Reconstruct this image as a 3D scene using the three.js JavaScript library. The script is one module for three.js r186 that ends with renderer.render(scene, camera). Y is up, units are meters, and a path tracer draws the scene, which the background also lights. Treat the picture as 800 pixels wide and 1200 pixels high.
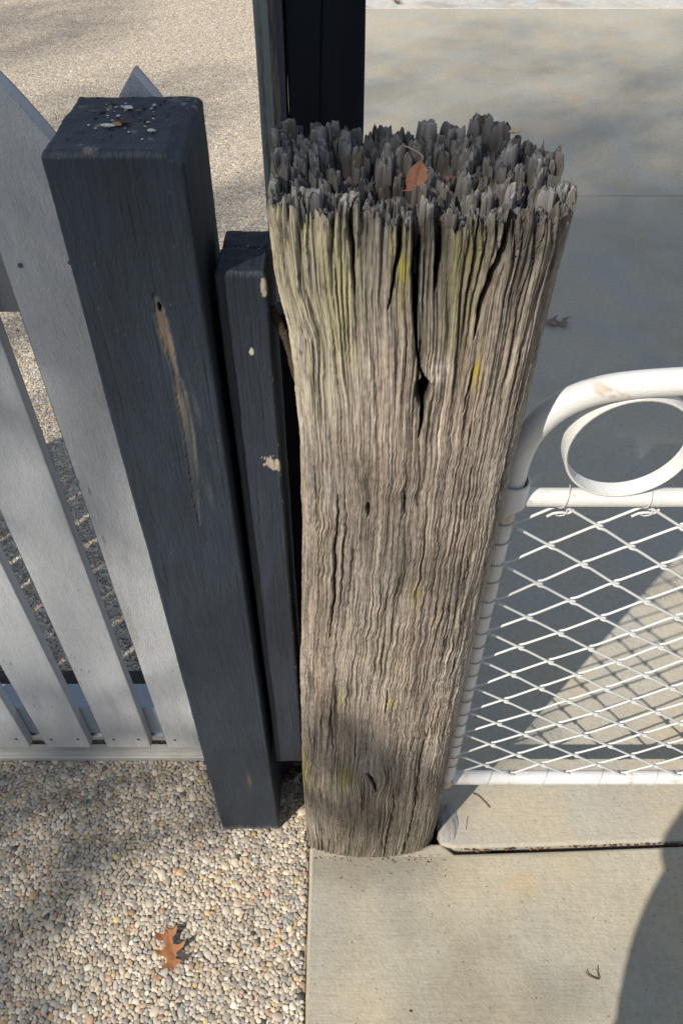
import * as THREE from 'three';
import { MarchingCubes } from 'three/addons/objects/MarchingCubes.js';
import { RoundedBoxGeometry } from 'three/addons/geometries/RoundedBoxGeometry.js';
import { mergeGeometries, mergeVertices } from 'three/addons/utils/BufferGeometryUtils.js';

// ---------------------------------------------------------------- camera, sky, sun, exposure
const scene = new THREE.Scene();
const camera = new THREE.PerspectiveCamera(67.1, 682 / 1024, 0.002, 600);
camera.position.set(0, 1.5, 0);
camera.rotation.set(-45.8 * Math.PI / 180, 0, 0);
const renderer = new THREE.WebGLRenderer({ antialias: true });
renderer.setSize(682, 1024);
renderer.toneMapping = THREE.LinearToneMapping;
renderer.toneMappingExposure = 1.14;
renderer.shadowMap.enabled = true;

const SKY_LEVEL = 0.38;
const SUN = new THREE.Vector3(-0.517, 0.663, 0.541).normalize();
{ // clear mild sky: pale near the horizon and round the sun, soft blue overhead (equirectangular, air only)
  const W = 256, H = 128, d = new Float32Array(W * H * 4), v = new THREE.Vector3();
  for (let j = 0; j < H; j++) for (let i = 0; i < W; i++) {
    const el = ((j + 0.5) / H - 0.5) * Math.PI, az = ((i + 0.5) / W - 0.5) * 2 * Math.PI; v.set(Math.cos(el) * Math.cos(az), Math.sin(el), Math.cos(el) * Math.sin(az));
    const t = Math.pow(Math.max(0, v.y), 0.55), c = v.dot(SUN), glow = 0.35 * Math.exp(-(1 - c) * 9), k = 4 * (j * W + i), q = SKY_LEVEL;
    d[k] = q * (0.94 * (1 - t) + 0.59 * t + glow); d[k + 1] = q * (0.98 * (1 - t) + 0.77 * t + glow * 0.96); d[k + 2] = q * (1.04 * (1 - t) + 1.07 * t + glow * 0.88); d[k + 3] = 1;
  }
  const t = new THREE.DataTexture(d, W, H, THREE.RGBAFormat, THREE.FloatType); t.mapping = THREE.EquirectangularReflectionMapping; t.magFilter = t.minFilter = THREE.LinearFilter; t.needsUpdate = true;
  scene.background = t; scene.environment = t;
}
const sun = new THREE.DirectionalLight(new THREE.Color(1.0, 0.915, 0.79), 4.8);
sun.target.position.set(0, 0, -1); sun.position.copy(SUN).multiplyScalar(20).add(sun.target.position);
sun.castShadow = true; sun.shadow.mapSize.set(4096, 4096);
Object.assign(sun.shadow.camera, { left: -6, right: 6, top: 6, bottom: -6, near: 0.5, far: 60 });
scene.add(sun, sun.target);

// ---------------------------------------------------------------- helpers
function rng(seed) { let a = seed | 0; return () => { a = (a + 0x6d2b79f5) | 0; let t = Math.imul(a ^ (a >>> 15), 1 | a); t = (t + Math.imul(t ^ (t >>> 7), 61 | t)) ^ t; return ((t ^ (t >>> 14)) >>> 0) / 4294967296; }; }
const PERM = new Uint8Array(512), GX = new Float32Array(256), GY = new Float32Array(256);
{ const r = rng(77); const p = [...Array(256).keys()]; for (let i = 255; i > 0; i--) { const j = Math.floor(r() * (i + 1)); [p[i], p[j]] = [p[j], p[i]]; } for (let i = 0; i < 512; i++) PERM[i] = p[i & 255]; for (let i = 0; i < 256; i++) { const a = r() * Math.PI * 2; GX[i] = Math.cos(a); GY[i] = Math.sin(a); } }
function noise(x, y) {            // gradient noise, about -0.7 .. 0.7
  const xi = Math.floor(x), yi = Math.floor(y), xf = x - xi, yf = y - yi, X = xi & 255, Y = yi & 255;
  const u = xf * xf * xf * (xf * (xf * 6 - 15) + 10), v = yf * yf * yf * (yf * (yf * 6 - 15) + 10);
  const a = PERM[PERM[X] + Y], b = PERM[PERM[X + 1] + Y], c = PERM[PERM[X] + Y + 1], d = PERM[PERM[X + 1] + Y + 1];
  const n0 = GX[a] * xf + GY[a] * yf, n1 = GX[b] * (xf - 1) + GY[b] * yf, n2 = GX[c] * xf + GY[c] * (yf - 1), n3 = GX[d] * (xf - 1) + GY[d] * (yf - 1);
  return n0 + u * (n1 - n0) + v * (n2 - n0 + u * (n0 - n1 - n2 + n3));
}
function fbm(x, y, o = 4) { let s = 0, a = 1, f = 1; for (let i = 0; i < o; i++) { s += a * noise(x * f + i * 17.3, y * f - i * 9.1); a *= 0.5; f *= 2.03; } return s; }
const h2 = (i, j, k = 0) => { let t = Math.imul(i, 374761393) ^ Math.imul(j, 668265263) ^ Math.imul(k + 11, 2246822519); t = Math.imul(t ^ (t >>> 13), 1274126177); return ((t ^ (t >>> 16)) >>> 0) / 4294967296; };
function worley(x, y, k) {        // F1, F2, id hash of the nearest site
  const xi = Math.floor(x), yi = Math.floor(y); let f1 = 9, f2 = 9, id = 0;
  for (let i = -1; i <= 1; i++) for (let j = -1; j <= 1; j++) {
    const dx = xi + i + 0.1 + 0.8 * h2(xi + i, yi + j, k) - x, dy = yi + j + 0.1 + 0.8 * h2(xi + i, yi + j, k + 1) - y, d = Math.sqrt(dx * dx + dy * dy);
    if (d < f1) { f2 = f1; f1 = d; id = h2(xi + i, yi + j, k + 2); } else if (d < f2) f2 = d;
  }
  return [f1, f2, id];
}
const clamp = (x, a = 0, b = 1) => Math.min(b, Math.max(a, x));
const sstep = (a, b, x) => { const t = clamp((x - a) / (b - a)); return t * t * (3 - 2 * t); };
const lerp = (a, b, t) => a + (b - a) * t;
const mix3 = (a, b, t) => [lerp(a[0], b[0], t), lerp(a[1], b[1], t), lerp(a[2], b[2], t)];
function table(pts, x) { if (x <= pts[0][0]) return pts[0][1]; for (let i = 1; i < pts.length; i++) if (x <= pts[i][0]) return lerp(pts[i - 1][1], pts[i][1], (x - pts[i - 1][0]) / (pts[i][0] - pts[i - 1][0])); return pts[pts.length - 1][1]; }
const used = {};
function numbered(n) { if (used[n] === undefined) { used[n] = 0; return n; } used[n]++; return n + '_' + String(used[n]).padStart(3, '0'); }
function tag(o, label, category, group, kind) { o.userData.label = label; o.userData.category = category; if (group) o.userData.group = group; if (kind) o.userData.kind = kind; return o; }
function thing(name, label, category, group, kind, pos = [0, 0, 0]) { const o = new THREE.Group(); o.name = numbered(name); o.position.set(...pos); scene.add(o); return tag(o, label, category, group, kind); }
function part(name, geo, mat, parent = scene) {
  const m = new THREE.Mesh(geo, mat); m.castShadow = m.receiveShadow = true;
  if (parent === scene) m.name = numbered(name); else { parent.userData._n = undefined; const c = parent._c || (parent._c = {}); c[name] = (c[name] ?? -1) + 1; m.name = c[name] ? name + '_' + String(c[name]).padStart(3, '0') : name; }
  delete parent.userData._n; parent.add(m); return m;
}
function mat(r, g, b, rough = 0.8, extra = {}) { const m = new THREE.MeshStandardMaterial({ roughness: rough, metalness: 0, ...extra }); m.color.setRGB(r, g, b); return m; }
function grid(nu, nv, pos, col, closed) {        // nu columns x nv rows -> indexed geometry; pos(i,j) -> [x,y,z], col(i,j) -> [r,g,b], uv from pos[3], pos[4]
  const P = new Float32Array(nu * nv * 3), C = col ? new Float32Array(nu * nv * 3) : null, U = new Float32Array(nu * nv * 2);
  for (let j = 0; j < nv; j++) for (let i = 0; i < nu; i++) { const k = j * nu + i, p = pos(i, j); P[3 * k] = p[0]; P[3 * k + 1] = p[1]; P[3 * k + 2] = p[2]; U[2 * k] = p[3] ?? p[0]; U[2 * k + 1] = p[4] ?? p[1]; if (C) { const c = col(i, j); C[3 * k] = c[0]; C[3 * k + 1] = c[1]; C[3 * k + 2] = c[2]; } }
  const n = closed ? nu : nu - 1, I = new Uint32Array(n * (nv - 1) * 6); let q = 0;
  for (let j = 0; j < nv - 1; j++) for (let i = 0; i < n; i++) { const a = j * nu + i, b = j * nu + (i + 1) % nu, c = a + nu, d = b + nu; I[q++] = a; I[q++] = b; I[q++] = d; I[q++] = a; I[q++] = d; I[q++] = c; }
  const g = new THREE.BufferGeometry(); g.setAttribute('position', new THREE.BufferAttribute(P, 3)); g.setAttribute('uv', new THREE.BufferAttribute(U, 2)); if (C) g.setAttribute('color', new THREE.BufferAttribute(C, 3));
  g.setIndex(new THREE.BufferAttribute(I, 1)); g.computeVertexNormals(); return g;
}
function dataTex(w, h, fn, srgb) {               // fn(u,v) -> [r,g,b] 0..1
  const d = new Uint8Array(w * h * 4);
  for (let j = 0; j < h; j++) for (let i = 0; i < w; i++) { const c = fn(i / w, j / h), k = 4 * (j * w + i); d[k] = clamp(c[0]) * 255; d[k + 1] = clamp(c[1]) * 255; d[k + 2] = clamp(c[2]) * 255; d[k + 3] = 255; }
  const t = new THREE.DataTexture(d, w, h, THREE.RGBAFormat); t.magFilter = THREE.LinearFilter; t.minFilter = THREE.LinearFilter; t.wrapS = t.wrapT = THREE.RepeatWrapping; if (srgb) t.colorSpace = THREE.SRGBColorSpace; t.needsUpdate = true; return t;
}
const toS = (x) => Math.pow(clamp(x), 1 / 2.2);
function tube(pts, r, seg = 60, rad = 10, closed = false, tension = 0.5) { return new THREE.TubeGeometry(new THREE.CatmullRomCurve3(pts.map((p) => new THREE.Vector3(...p)), closed, 'catmullrom', tension), seg, r, rad, closed); }
function paint(geo, fn) { const p = geo.attributes.position, c = new Float32Array(p.count * 3); for (let i = 0; i < p.count; i++) { const k = fn(p.getX(i), p.getY(i), p.getZ(i)); c[3 * i] = k[0]; c[3 * i + 1] = k[1]; c[3 * i + 2] = k[2]; } geo.setAttribute('color', new THREE.BufferAttribute(c, 3)); return geo; }
function warp(geo, fn) { const p = geo.attributes.position; for (let i = 0; i < p.count; i++) { const k = fn(p.getX(i), p.getY(i), p.getZ(i)); p.setXYZ(i, k[0], k[1], k[2]); } geo.computeVertexNormals(); return geo; }
// periodic noise for tiling textures
function tnoise(x, y, px, py) { const xi = Math.floor(x), yi = Math.floor(y), xf = x - xi, yf = y - yi; const u = xf * xf * (3 - 2 * xf), v = yf * yf * (3 - 2 * yf); const g = (i, j) => h2(((i % px) + px) % px, ((j % py) + py) % py, px * 7 + py); return lerp(lerp(g(xi, yi), g(xi + 1, yi), u), lerp(g(xi, yi + 1), g(xi + 1, yi + 1), u), v); }

// bump tiles
const fibreBump = dataTex(512, 512, (u, v) => { const w = 2.2 * tnoise(u * 6, v * 6, 6, 6); const a = tnoise(u * 160 + w, v * 10, 160, 10), b = tnoise(u * 80 + w, v * 5, 80, 5), c = tnoise(u * 256, v * 48, 256, 48); const k = 0.45 * a + 0.35 * b + 0.2 * c; return [k, k, k]; });
const paintBump = dataTex(512, 512, (u, v) => { const a = tnoise(u * 128, v * 128, 128, 128), b = tnoise(u * 60, v * 24, 60, 24), c = tnoise(u * 16, v * 9, 16, 9); let k = 0.4 * a + 0.35 * b + 0.25 * c; const cr = Math.abs(tnoise(u * 40 + 1.5 * tnoise(u * 9, v * 9, 9, 9), v * 14, 40, 14) - 0.5); k -= 0.35 * (1 - sstep(0, 0.035, cr)) * sstep(0.5, 0.7, tnoise(u * 12, v * 12, 12, 12)); return [k, k, k]; });
const tex = (t, rx, ry) => { const c = t.clone(); c.repeat.set(rx, ry); c.needsUpdate = true; return c; };

// ---------------------------------------------------------------- ground and slabs
const earth = part('ground', new THREE.PlaneGeometry(400, 400).rotateX(-Math.PI / 2).translate(0, -0.12, 0), mat(0.16, 0.14, 0.11, 1));
tag(earth, 'bare brown earth spreading around the paving', 'ground', null, 'structure');

function concrete(wm, hm, W, H, x0, z0, base, local, A = 1) {
  const col = dataTex(W, H, (u, v) => {
    const x = x0 + u * wm, y = z0 + v * hm;         // y runs away from the viewer
    let k = 1 + A * (0.16 * fbm(x * 3.1, y * 2.3, 4) + 0.10 * fbm(x * 14 + 5, y * 11, 3)) + 0.12 * noise(x * 90, y * 70) + 0.18 * noise(x * 300, y * 300) + 0.16 * noise(x * 520 + 7, y * 520);
    k *= 1 + A * 0.05 * noise(x * 5 + 3, y * 120);
    const pit = noise(x * 140 + 9, y * 140); if (pit > 0.5) k *= 0.66; const pit2 = noise(x * 60 + 19, y * 60); if (pit2 > 0.6) k *= 0.62; k *= 1 - A * 0.22 * sstep(0.1, 0.5, fbm(x * 2.1 + 11, y * 2.6 + 4, 4));
    const warm = fbm(x * 5.3 + 40, y * 4.1, 3) * 0.10;
    let c = [base[0] * k * (1 + warm), base[1] * k, base[2] * k * (1 - 1.2 * warm)];
    if (local) c = local(x, y, c);
    return [toS(c[0]), toS(c[1]), toS(c[2])];
  }, true);
  const bump = dataTex(512, 512, (u, v) => { const k = 0.5 * tnoise(u * 100, v * 100, 100, 100) + 0.3 * tnoise(u * 14, v * 160, 14, 160) + 0.2 * tnoise(u * 9, v * 9, 9, 9); return [k, k, k]; });
  for (const t of [col]) { t.repeat.set(1 / wm, 1 / hm); t.offset.set(-x0 / wm, -z0 / hm); }
  bump.repeat.set(2.5, 2.5);
  return new THREE.MeshStandardMaterial({ map: col, bumpMap: bump, bumpScale: 0.0009, roughness: 0.88 });
}
// slab outlines in (x, forward) with forward = -z
function slab(outline, m, label, y = 0) {
  const s = new THREE.Shape(outline.map((p) => new THREE.Vector2(...p)));
  const g = new THREE.ExtrudeGeometry(s, { depth: 0.1, bevelEnabled: true, bevelThickness: 0.007, bevelSize: 0.006, bevelOffset: -0.006, bevelSegments: 3, curveSegments: 8 });
  g.rotateX(-Math.PI / 2).translate(0, -0.107 + y, 0);
  return tag(part('concrete_slab', g, m), label, 'concrete slab', null, 'structure');
}
const warmConc = [0.405, 0.367, 0.285], coolConc = [0.42, 0.39, 0.325];
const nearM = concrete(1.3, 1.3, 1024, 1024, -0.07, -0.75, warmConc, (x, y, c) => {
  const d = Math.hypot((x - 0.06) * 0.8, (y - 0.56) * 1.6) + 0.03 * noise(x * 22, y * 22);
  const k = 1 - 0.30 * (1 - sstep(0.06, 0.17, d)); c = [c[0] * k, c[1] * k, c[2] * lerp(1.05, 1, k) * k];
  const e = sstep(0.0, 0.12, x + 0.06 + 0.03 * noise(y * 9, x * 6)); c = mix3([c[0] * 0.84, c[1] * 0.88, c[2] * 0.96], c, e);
  const r = 1 - sstep(0.01, 0.05, Math.hypot(x - 0.33, (y - 0.5) * 1.4) + 0.02 * noise(x * 40, y * 40)); c = [c[0] * (1 + 0.06 * r), c[1] * (1 - 0.05 * r), c[2] * (1 - 0.18 * r)];
  return c;
});
const post = [[-0.052, 0.579], [-0.03, 0.569], [-0.005, 0.560], [0.04, 0.553], [0.085, 0.553], [0.13, 0.561], [0.172, 0.575]];
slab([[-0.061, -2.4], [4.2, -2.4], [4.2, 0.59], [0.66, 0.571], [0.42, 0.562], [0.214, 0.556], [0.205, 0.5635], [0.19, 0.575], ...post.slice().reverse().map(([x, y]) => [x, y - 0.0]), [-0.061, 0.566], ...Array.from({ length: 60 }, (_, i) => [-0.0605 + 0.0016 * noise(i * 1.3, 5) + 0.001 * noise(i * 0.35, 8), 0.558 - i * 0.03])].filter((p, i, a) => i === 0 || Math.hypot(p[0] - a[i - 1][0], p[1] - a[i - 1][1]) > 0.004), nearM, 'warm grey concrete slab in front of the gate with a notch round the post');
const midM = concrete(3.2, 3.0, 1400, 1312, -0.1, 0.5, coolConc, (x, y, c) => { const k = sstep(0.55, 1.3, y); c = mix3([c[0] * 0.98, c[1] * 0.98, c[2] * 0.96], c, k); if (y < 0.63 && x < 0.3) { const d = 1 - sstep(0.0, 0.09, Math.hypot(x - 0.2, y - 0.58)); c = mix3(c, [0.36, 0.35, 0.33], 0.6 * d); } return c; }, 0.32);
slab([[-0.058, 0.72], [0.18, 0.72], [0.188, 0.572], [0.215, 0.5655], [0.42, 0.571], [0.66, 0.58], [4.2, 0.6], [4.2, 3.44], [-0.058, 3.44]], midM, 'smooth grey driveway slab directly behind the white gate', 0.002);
const farM = concrete(6, 6, 1024, 1024, -0.1, 3.4, [0.415, 0.39, 0.33], null, 0.35);
slab([[-0.058, 3.453], [6, 3.453], [6, 6.66], [-0.058, 6.66]], farM, 'grey driveway slab between the two far joints');
slab([[-0.058, 6.674], [8, 6.674], [8, 14], [-0.058, 14]], concrete(8, 8, 512, 512, -0.1, 6, [0.5, 0.49, 0.46]), 'pale concrete strip beyond the farthest joint');
// dirt and grit in the joint in front of the gate
{ const r = rng(5), gs = []; for (let i = 0; i < 110; i++) { const x = 0.2 + 0.55 * Math.pow(r(), 0.8), s = 0.0012 + 0.0025 * r(); const g = new THREE.IcosahedronGeometry(s, 0); g.scale(1 + r(), 0.6, 1); g.rotateY(r() * 6); g.translate(x, -0.008 + 0.005 * r(), -(0.5585 + 0.0365 * (x - 0.2)) - 0.002 - 0.006 * r()); const c = [[0.05, 0.04, 0.03], [0.2, 0.1, 0.05], [0.3, 0.27, 0.2]][Math.floor(r() * r() * 3)]; gs.push(paint(g, () => c)); }
  gs.push(paint(new THREE.BoxGeometry(0.62, 0.02, 0.02).rotateY(-0.036).translate(0.5, -0.024, -0.5695), () => [0.03, 0.026, 0.02]));
  tag(part('joint_dirt', mergeGeometries(gs.map((g) => g.toNonIndexed ? (g.index ? g.toNonIndexed() : g) : g)), mat(1, 1, 1, 1, { vertexColors: true })), 'dark grit and crumbs filling the joint between slabs below the gate', 'dirt', null, 'stuff'); }
// mortar lump at the right foot of the old post
{ const g = new THREE.SphereGeometry(1, 40, 20); warp(g, (x, y, z) => { const k = 1 + 0.25 * fbm(x * 2 + 3, z * 2 + y, 3); return [0.207 + x * 0.021 * k, -0.002 + Math.max(y, -0.2) * 0.012 * k, -0.615 + z * 0.04 * k]; });
  tag(part('mortar_lump', g, new THREE.MeshStandardMaterial({ color: new THREE.Color().setRGB(0.4, 0.39, 0.37), roughness: 0.9, bumpMap: tex(paintBump, 2, 2), bumpScale: 0.002 })), 'rounded grey lump of mortar at the right foot of the old post', 'mortar'); }

// ---------------------------------------------------------------- pebble paving
{
  const pav = thing('pebble_paving', 'exposed pebble paving of small tan and grey stones left of the slabs', 'pebble paving', null, 'structure');
  const bedTex = dataTex(512, 512, (u, v) => { const k = 0.8 + 0.4 * tnoise(u * 120, v * 120, 120, 120); return [toS(0.30 * k), toS(0.25 * k), toS(0.18 * k)]; }, true); bedTex.repeat.set(0.8, 0.8);
  const bg = new THREE.PlaneGeometry(9.0, 14, 1, 1).rotateX(-Math.PI / 2); bg.translate(-4.562, -0.0065, -5.5);
  { const uv = bg.attributes.uv, p = bg.attributes.position; for (let i = 0; i < uv.count; i++) uv.setXY(i, p.getX(i), p.getZ(i)); }
  part('cement_bed', bg, new THREE.MeshStandardMaterial({ map: bedTex, roughness: 1 }), pav);
  // dart throwing in a wrapped 1 m tile: big stones first
  const r = rng(12), cell = 0.01, N = 100, buckets = Array.from({ length: N * N }, () => []), tile = [];
  function fits(x, y, rad, k) { const ci = Math.floor(x / cell), cj = Math.floor(y / cell); for (let i = -2; i <= 2; i++) for (let j = -2; j <= 2; j++) for (const t of buckets[((ci + i + N) % N) * N + (cj + j + N) % N]) { let dx = Math.abs(t[0] - x), dy = Math.abs(t[1] - y); if (dx > 0.5) dx = 1 - dx; if (dy > 0.5) dy = 1 - dy; if (dx * dx + dy * dy < (k * (t[2] + rad)) ** 2) return false; } return true; }
  for (const [rad, tries, k] of [[0.0068, 350, 1], [0.0052, 4500, 0.95], [0.0043, 22000, 0.9], [0.0034, 70000, 0.88], [0.0027, 110000, 0.86], [0.0021, 120000, 0.84]]) for (let i = 0; i < tries; i++) { const x = r(), y = r(), q = rad * (0.9 + 0.2 * r()); if (fits(x, y, q, k)) { const t = [x, y, q]; tile.push(t); buckets[Math.floor(x / cell) * N + Math.floor(y / cell)].push(t); } }
  const shapes = [0, 1, 2, 3].map((s) => { let g = new THREE.IcosahedronGeometry(1, 1); g = mergeVertices(g.deleteAttribute('uv').deleteAttribute('normal')); return warp(g, (x, y, z) => { const k = 1 + 0.36 * noise(x * 1.1 + s * 7.7, z * 1.1 + y * 1.3 + s * 3.1); const b = 0.10; const e = (v) => Math.sign(v) * Math.pow(Math.abs(v), 0.85); return [e(x) * k * (1.06 + b * (s % 2)), y * 0.62 * k, e(z) * k]; }); });
  const pm = mat(1, 1, 1, 0.62);
  const cols = [[[0.53, 0.45, 0.35], 26], [[0.58, 0.515, 0.42], 22], [[0.42, 0.365, 0.295], 20], [[0.38, 0.36, 0.34], 17], [[0.61, 0.57, 0.50], 8], [[0.33, 0.30, 0.27], 4], [[0.50, 0.36, 0.22], 4], [[0.45, 0.29, 0.20], 3], [[0.55, 0.43, 0.2], 1.0], [[0.09, 0.08, 0.075], 0.4]];
  const tot = cols.reduce((a, c) => a + c[1], 0);
  const pick = (t) => { let k = t * tot; for (const c of cols) { k -= c[1]; if (k <= 0) return c[0]; } return cols[0][0]; };
  const list = [];
  for (let tz = -8; tz <= 1; tz++) for (let tx = -5; tx <= 0; tx++) for (const [a, b, q] of tile) {
    const x = tx + a, z = tz + b; if (x > -0.0625 - q * 0.75 || z > 0.35) continue;
    const half = 0.442 * (1.5 * 0.717 - z * 0.697) + (z > -1 ? 0.35 : 0.2); if (x < -half || z < -7.4) continue;
    if (x > -0.135 && z < -0.53 && z > -0.9 && x > -0.068) continue;
    list.push([x, z, q, Math.hypot(x, 1.5, z)]);
  }
  // the 300 nearest large stones in view are pieces of their own
  const inView = (p) => { const zc = 1.5 * 0.717 - p[1] * 0.697, yc = -1.5 * 0.697 - p[1] * 0.717; return Math.abs(905 * p[0] / zc) < 396 && 600 - 905 * yc / zc < 1196; };
  const order = list.map((p, i) => [inView(p) && p[1] > -0.745 ? p[2] / p[3] : 0, i]).sort((a, b) => b[0] - a[0]);
  const own = new Set(order.slice(0, 300).map((o) => o[1]));
  const mats = cols.map(() => []);
  const D = new THREE.Object3D(), col = new THREE.Color(), rest = [[], [], [], []];
  list.forEach((p, i) => {
    const s = Math.floor(h2(i, 3) * 4), st = 1 + 0.35 * (h2(i, 5) - 0.35);
    const worn = 1;
    const o = { p: [p[0], -0.0065 + p[2] * (0.05 + 0.3 * h2(i, 9)) + (p[2] < 0.004 ? 0.002 : 0), p[1]], s: [p[2] * 1.2 * st, p[2] * (0.95 + 0.3 * h2(i, 4)), p[2] * 1.16 / st], r: [0.5 * (h2(i, 6) - 0.5), h2(i, 7) * 6.283, 0.5 * (h2(i, 8) - 0.5)], t: h2(i, 10), k: 0.62 + 0.52 * h2(i, 12) };
    if (own.has(i)) {
      const ci = pick(o.t), kk = Math.round(o.k * 8) / 8, id = cols.findIndex((c) => c[0] === ci), key = mats[id]; const m = key[kk * 8] || (key[kk * 8] = mat(ci[0] * kk, ci[1] * kk, ci[2] * kk, 0.6));
      const q = part('pebble', shapes[s], m, pav); q.position.set(...o.p); q.scale.set(...o.s); q.rotation.set(...o.r);
    } else rest[s].push(o);
  });
  rest.forEach((l, s) => {
    const im = new THREE.InstancedMesh(shapes[s], pm, l.length); im.name = s ? 'pebbles_' + String(s).padStart(3, '0') : 'pebbles'; im.userData.kind = 'stuff'; im.castShadow = im.receiveShadow = true;
    l.forEach((o, i) => { D.position.set(...o.p); D.scale.set(...o.s); D.rotation.set(...o.r); D.updateMatrix(); im.setMatrixAt(i, D.matrix); const c = pick(o.t); im.setColorAt(i, col.setRGB(c[0] * o.k, c[1] * o.k, c[2] * o.k)); });
    pav.add(im);
  });
  console.log('pebbles', list.length, 'tile', tile.length);
}

// ---------------------------------------------------------------- the old weathered post
const XL = -0.057, XR = 0.177, ZF = -0.566, ZB = -0.718;
const leftShift = [[0, -0.010], [0.3, -0.008], [0.55, -0.001], [0.75, 0.007], [0.9, 0.013], [1.0, 0.015], [1.07, 0.013], [1.13, 0.009], [1.18, 0], [1.25, -0.004], [1.3, -0.005]];
function outline() {                // rounded outline, front-left corner first, running to the right along the front
  const raw = [], rc = [0.022, 0.036, 0.042, 0.03], c = [[XL, ZF, 1, -1], [XR, ZF, -1, -1], [XR, ZB, -1, 1], [XL, ZB, 1, 1]];
  const a0 = [Math.PI, -Math.PI / 2, 0, Math.PI / 2];
  // walk: front-left arc (left->front), front-right, back-right, back-left. angle measured with z towards the viewer as +y
  const ang = [[Math.PI, Math.PI / 2], [Math.PI / 2, 0], [0, -Math.PI / 2], [-Math.PI / 2, -Math.PI]];
  for (let k = 0; k < 4; k++) { const r = rc[k], cx = c[k][0] + c[k][2] * r, cz = c[k][1] + c[k][3] * r; for (let i = 0; i <= 12; i++) { const a = lerp(ang[k][0], ang[k][1], i / 12); raw.push([cx + r * Math.cos(a), cz + r * Math.sin(a)]); } }
  raw.push(raw[0]); let L = [0]; for (let i = 1; i < raw.length; i++) L.push(L[i - 1] + Math.hypot(raw[i][0] - raw[i - 1][0], raw[i][1] - raw[i - 1][1]));
  const total = L[L.length - 1], out = []; let s = 0, k = 0;
  const push = (s) => { while (L[k + 1] < s) k++; const t = (s - L[k]) / (L[k + 1] - L[k] || 1); out.push([lerp(raw[k][0], raw[k + 1][0], t), lerp(raw[k][1], raw[k + 1][1], t), s]); };
  while (s < total - 0.0004) { push(s); const z = out[out.length - 1][1], x = out[out.length - 1][0]; s += z > -0.6 ? 0.00062 : (x > 0.15 || z > -0.66 ? 0.0011 : 0.0019); }
  return [out, total];
}
const [RIM, PERIM] = outline();
const rightShift = [[0, 0.002], [0.6, 0], [0.95, 0.001], [1.12, 0.003], [1.25, 0.009]];
const frontW = (z) => sstep(ZF - 0.05, ZF - 0.002, z);
function base(i, y) { const p = RIM[i], t = (p[0] - XL) / (XR - XL); return [p[0] + table(leftShift, y) * (1 - t) + table(rightShift, y) * t * t + 0.003 * noise(y * 4 + 3, p[1] * 20) * sstep(0.5, 1, t), p[1] + 0.019 * (1 - (2 * t - 1) ** 2) * frontW(p[1]) + 0.004 * noise(p[0] * 8, y * 3.3) * frontW(p[1])]; }
const NRM = RIM.map((p, i) => { const n = RIM.length, a = base((i + n - 2) % n, 0.6), b = base((i + 2) % n, 0.6); const dx = b[0] - a[0], dz = b[1] - a[1], l = Math.hypot(dx, dz); return [-dz / l, dx / l]; });
{ const m = base(30, 0.6); if (NRM[120][1] < 0) NRM.forEach((n) => { n[0] *= -1; n[1] *= -1; }); }
// the broken top as a height over the plan
const CX = 0.06, CZ = -0.633;
function topInfo(x, z) {
  const rim = Math.max(Math.abs((x - CX) / 0.117), Math.abs((z - CZ) / 0.078));
  const j1 = 0.0034 * noise(x * 55, z * 55), wx = x + j1 + 0.0011 * noise(x * 330, z * 330), wz = z + 0.0034 * noise(x * 55 + 9, z * 55) + 0.0011 * noise(x * 330 + 5, z * 330);
  const co = worley(wx * 31 + 3.3, wz * 40 + 1.7, 5), fi = worley(wx * 74, wz * 60, 21), mi = worley(wx * 215, wz * 190, 33);
  let H = 1.247 + 0.010 * sstep(-0.62, -0.72, z) + 0.006 * noise(x * 14 + 2, z * 14);
  H -= 0.026 * (1 - sstep(0.3, 0.86, rim)) * (0.8 + 0.8 * noise(x * 20 + 8, z * 20));
  const cc = 1 - sstep(0.02, 0.13, co[1] - co[0]), cf = 1 - sstep(0.02, 0.15, fi[1] - fi[0]), cm = 1 - sstep(0.02, 0.2, mi[1] - mi[0]);
  const inner = lerp(1, 0.45, sstep(0.85, 1, rim) * frontW(z));
  H += inner * (0.020 * (co[2] - 0.55) + 0.024 * (fi[2] - 0.55)) + 0.0065 * (mi[2] - 0.5) - 0.003 * fi[0] * fi[0] - 0.003 * mi[0] * mi[0] - 0.003 * cm;
  H -= inner * (0.024 * cc * (0.4 + co[2]) + 0.017 * cf * (0.4 + fi[2]));
  H += 0.0024 * noise(x * 420, z * 420) + 0.0020 * noise(x * 900, z * 900) - 0.010 * clamp(3 * (noise(x * 110 + 3, z * 110) - 0.28)); if (H > 1.250) H = 1.250 + 0.55 * (H - 1.250);
  return [H, cc, cf, fi[2], co[2], 1 - sstep(0.1, 0.55, mi[0])];
}
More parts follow.
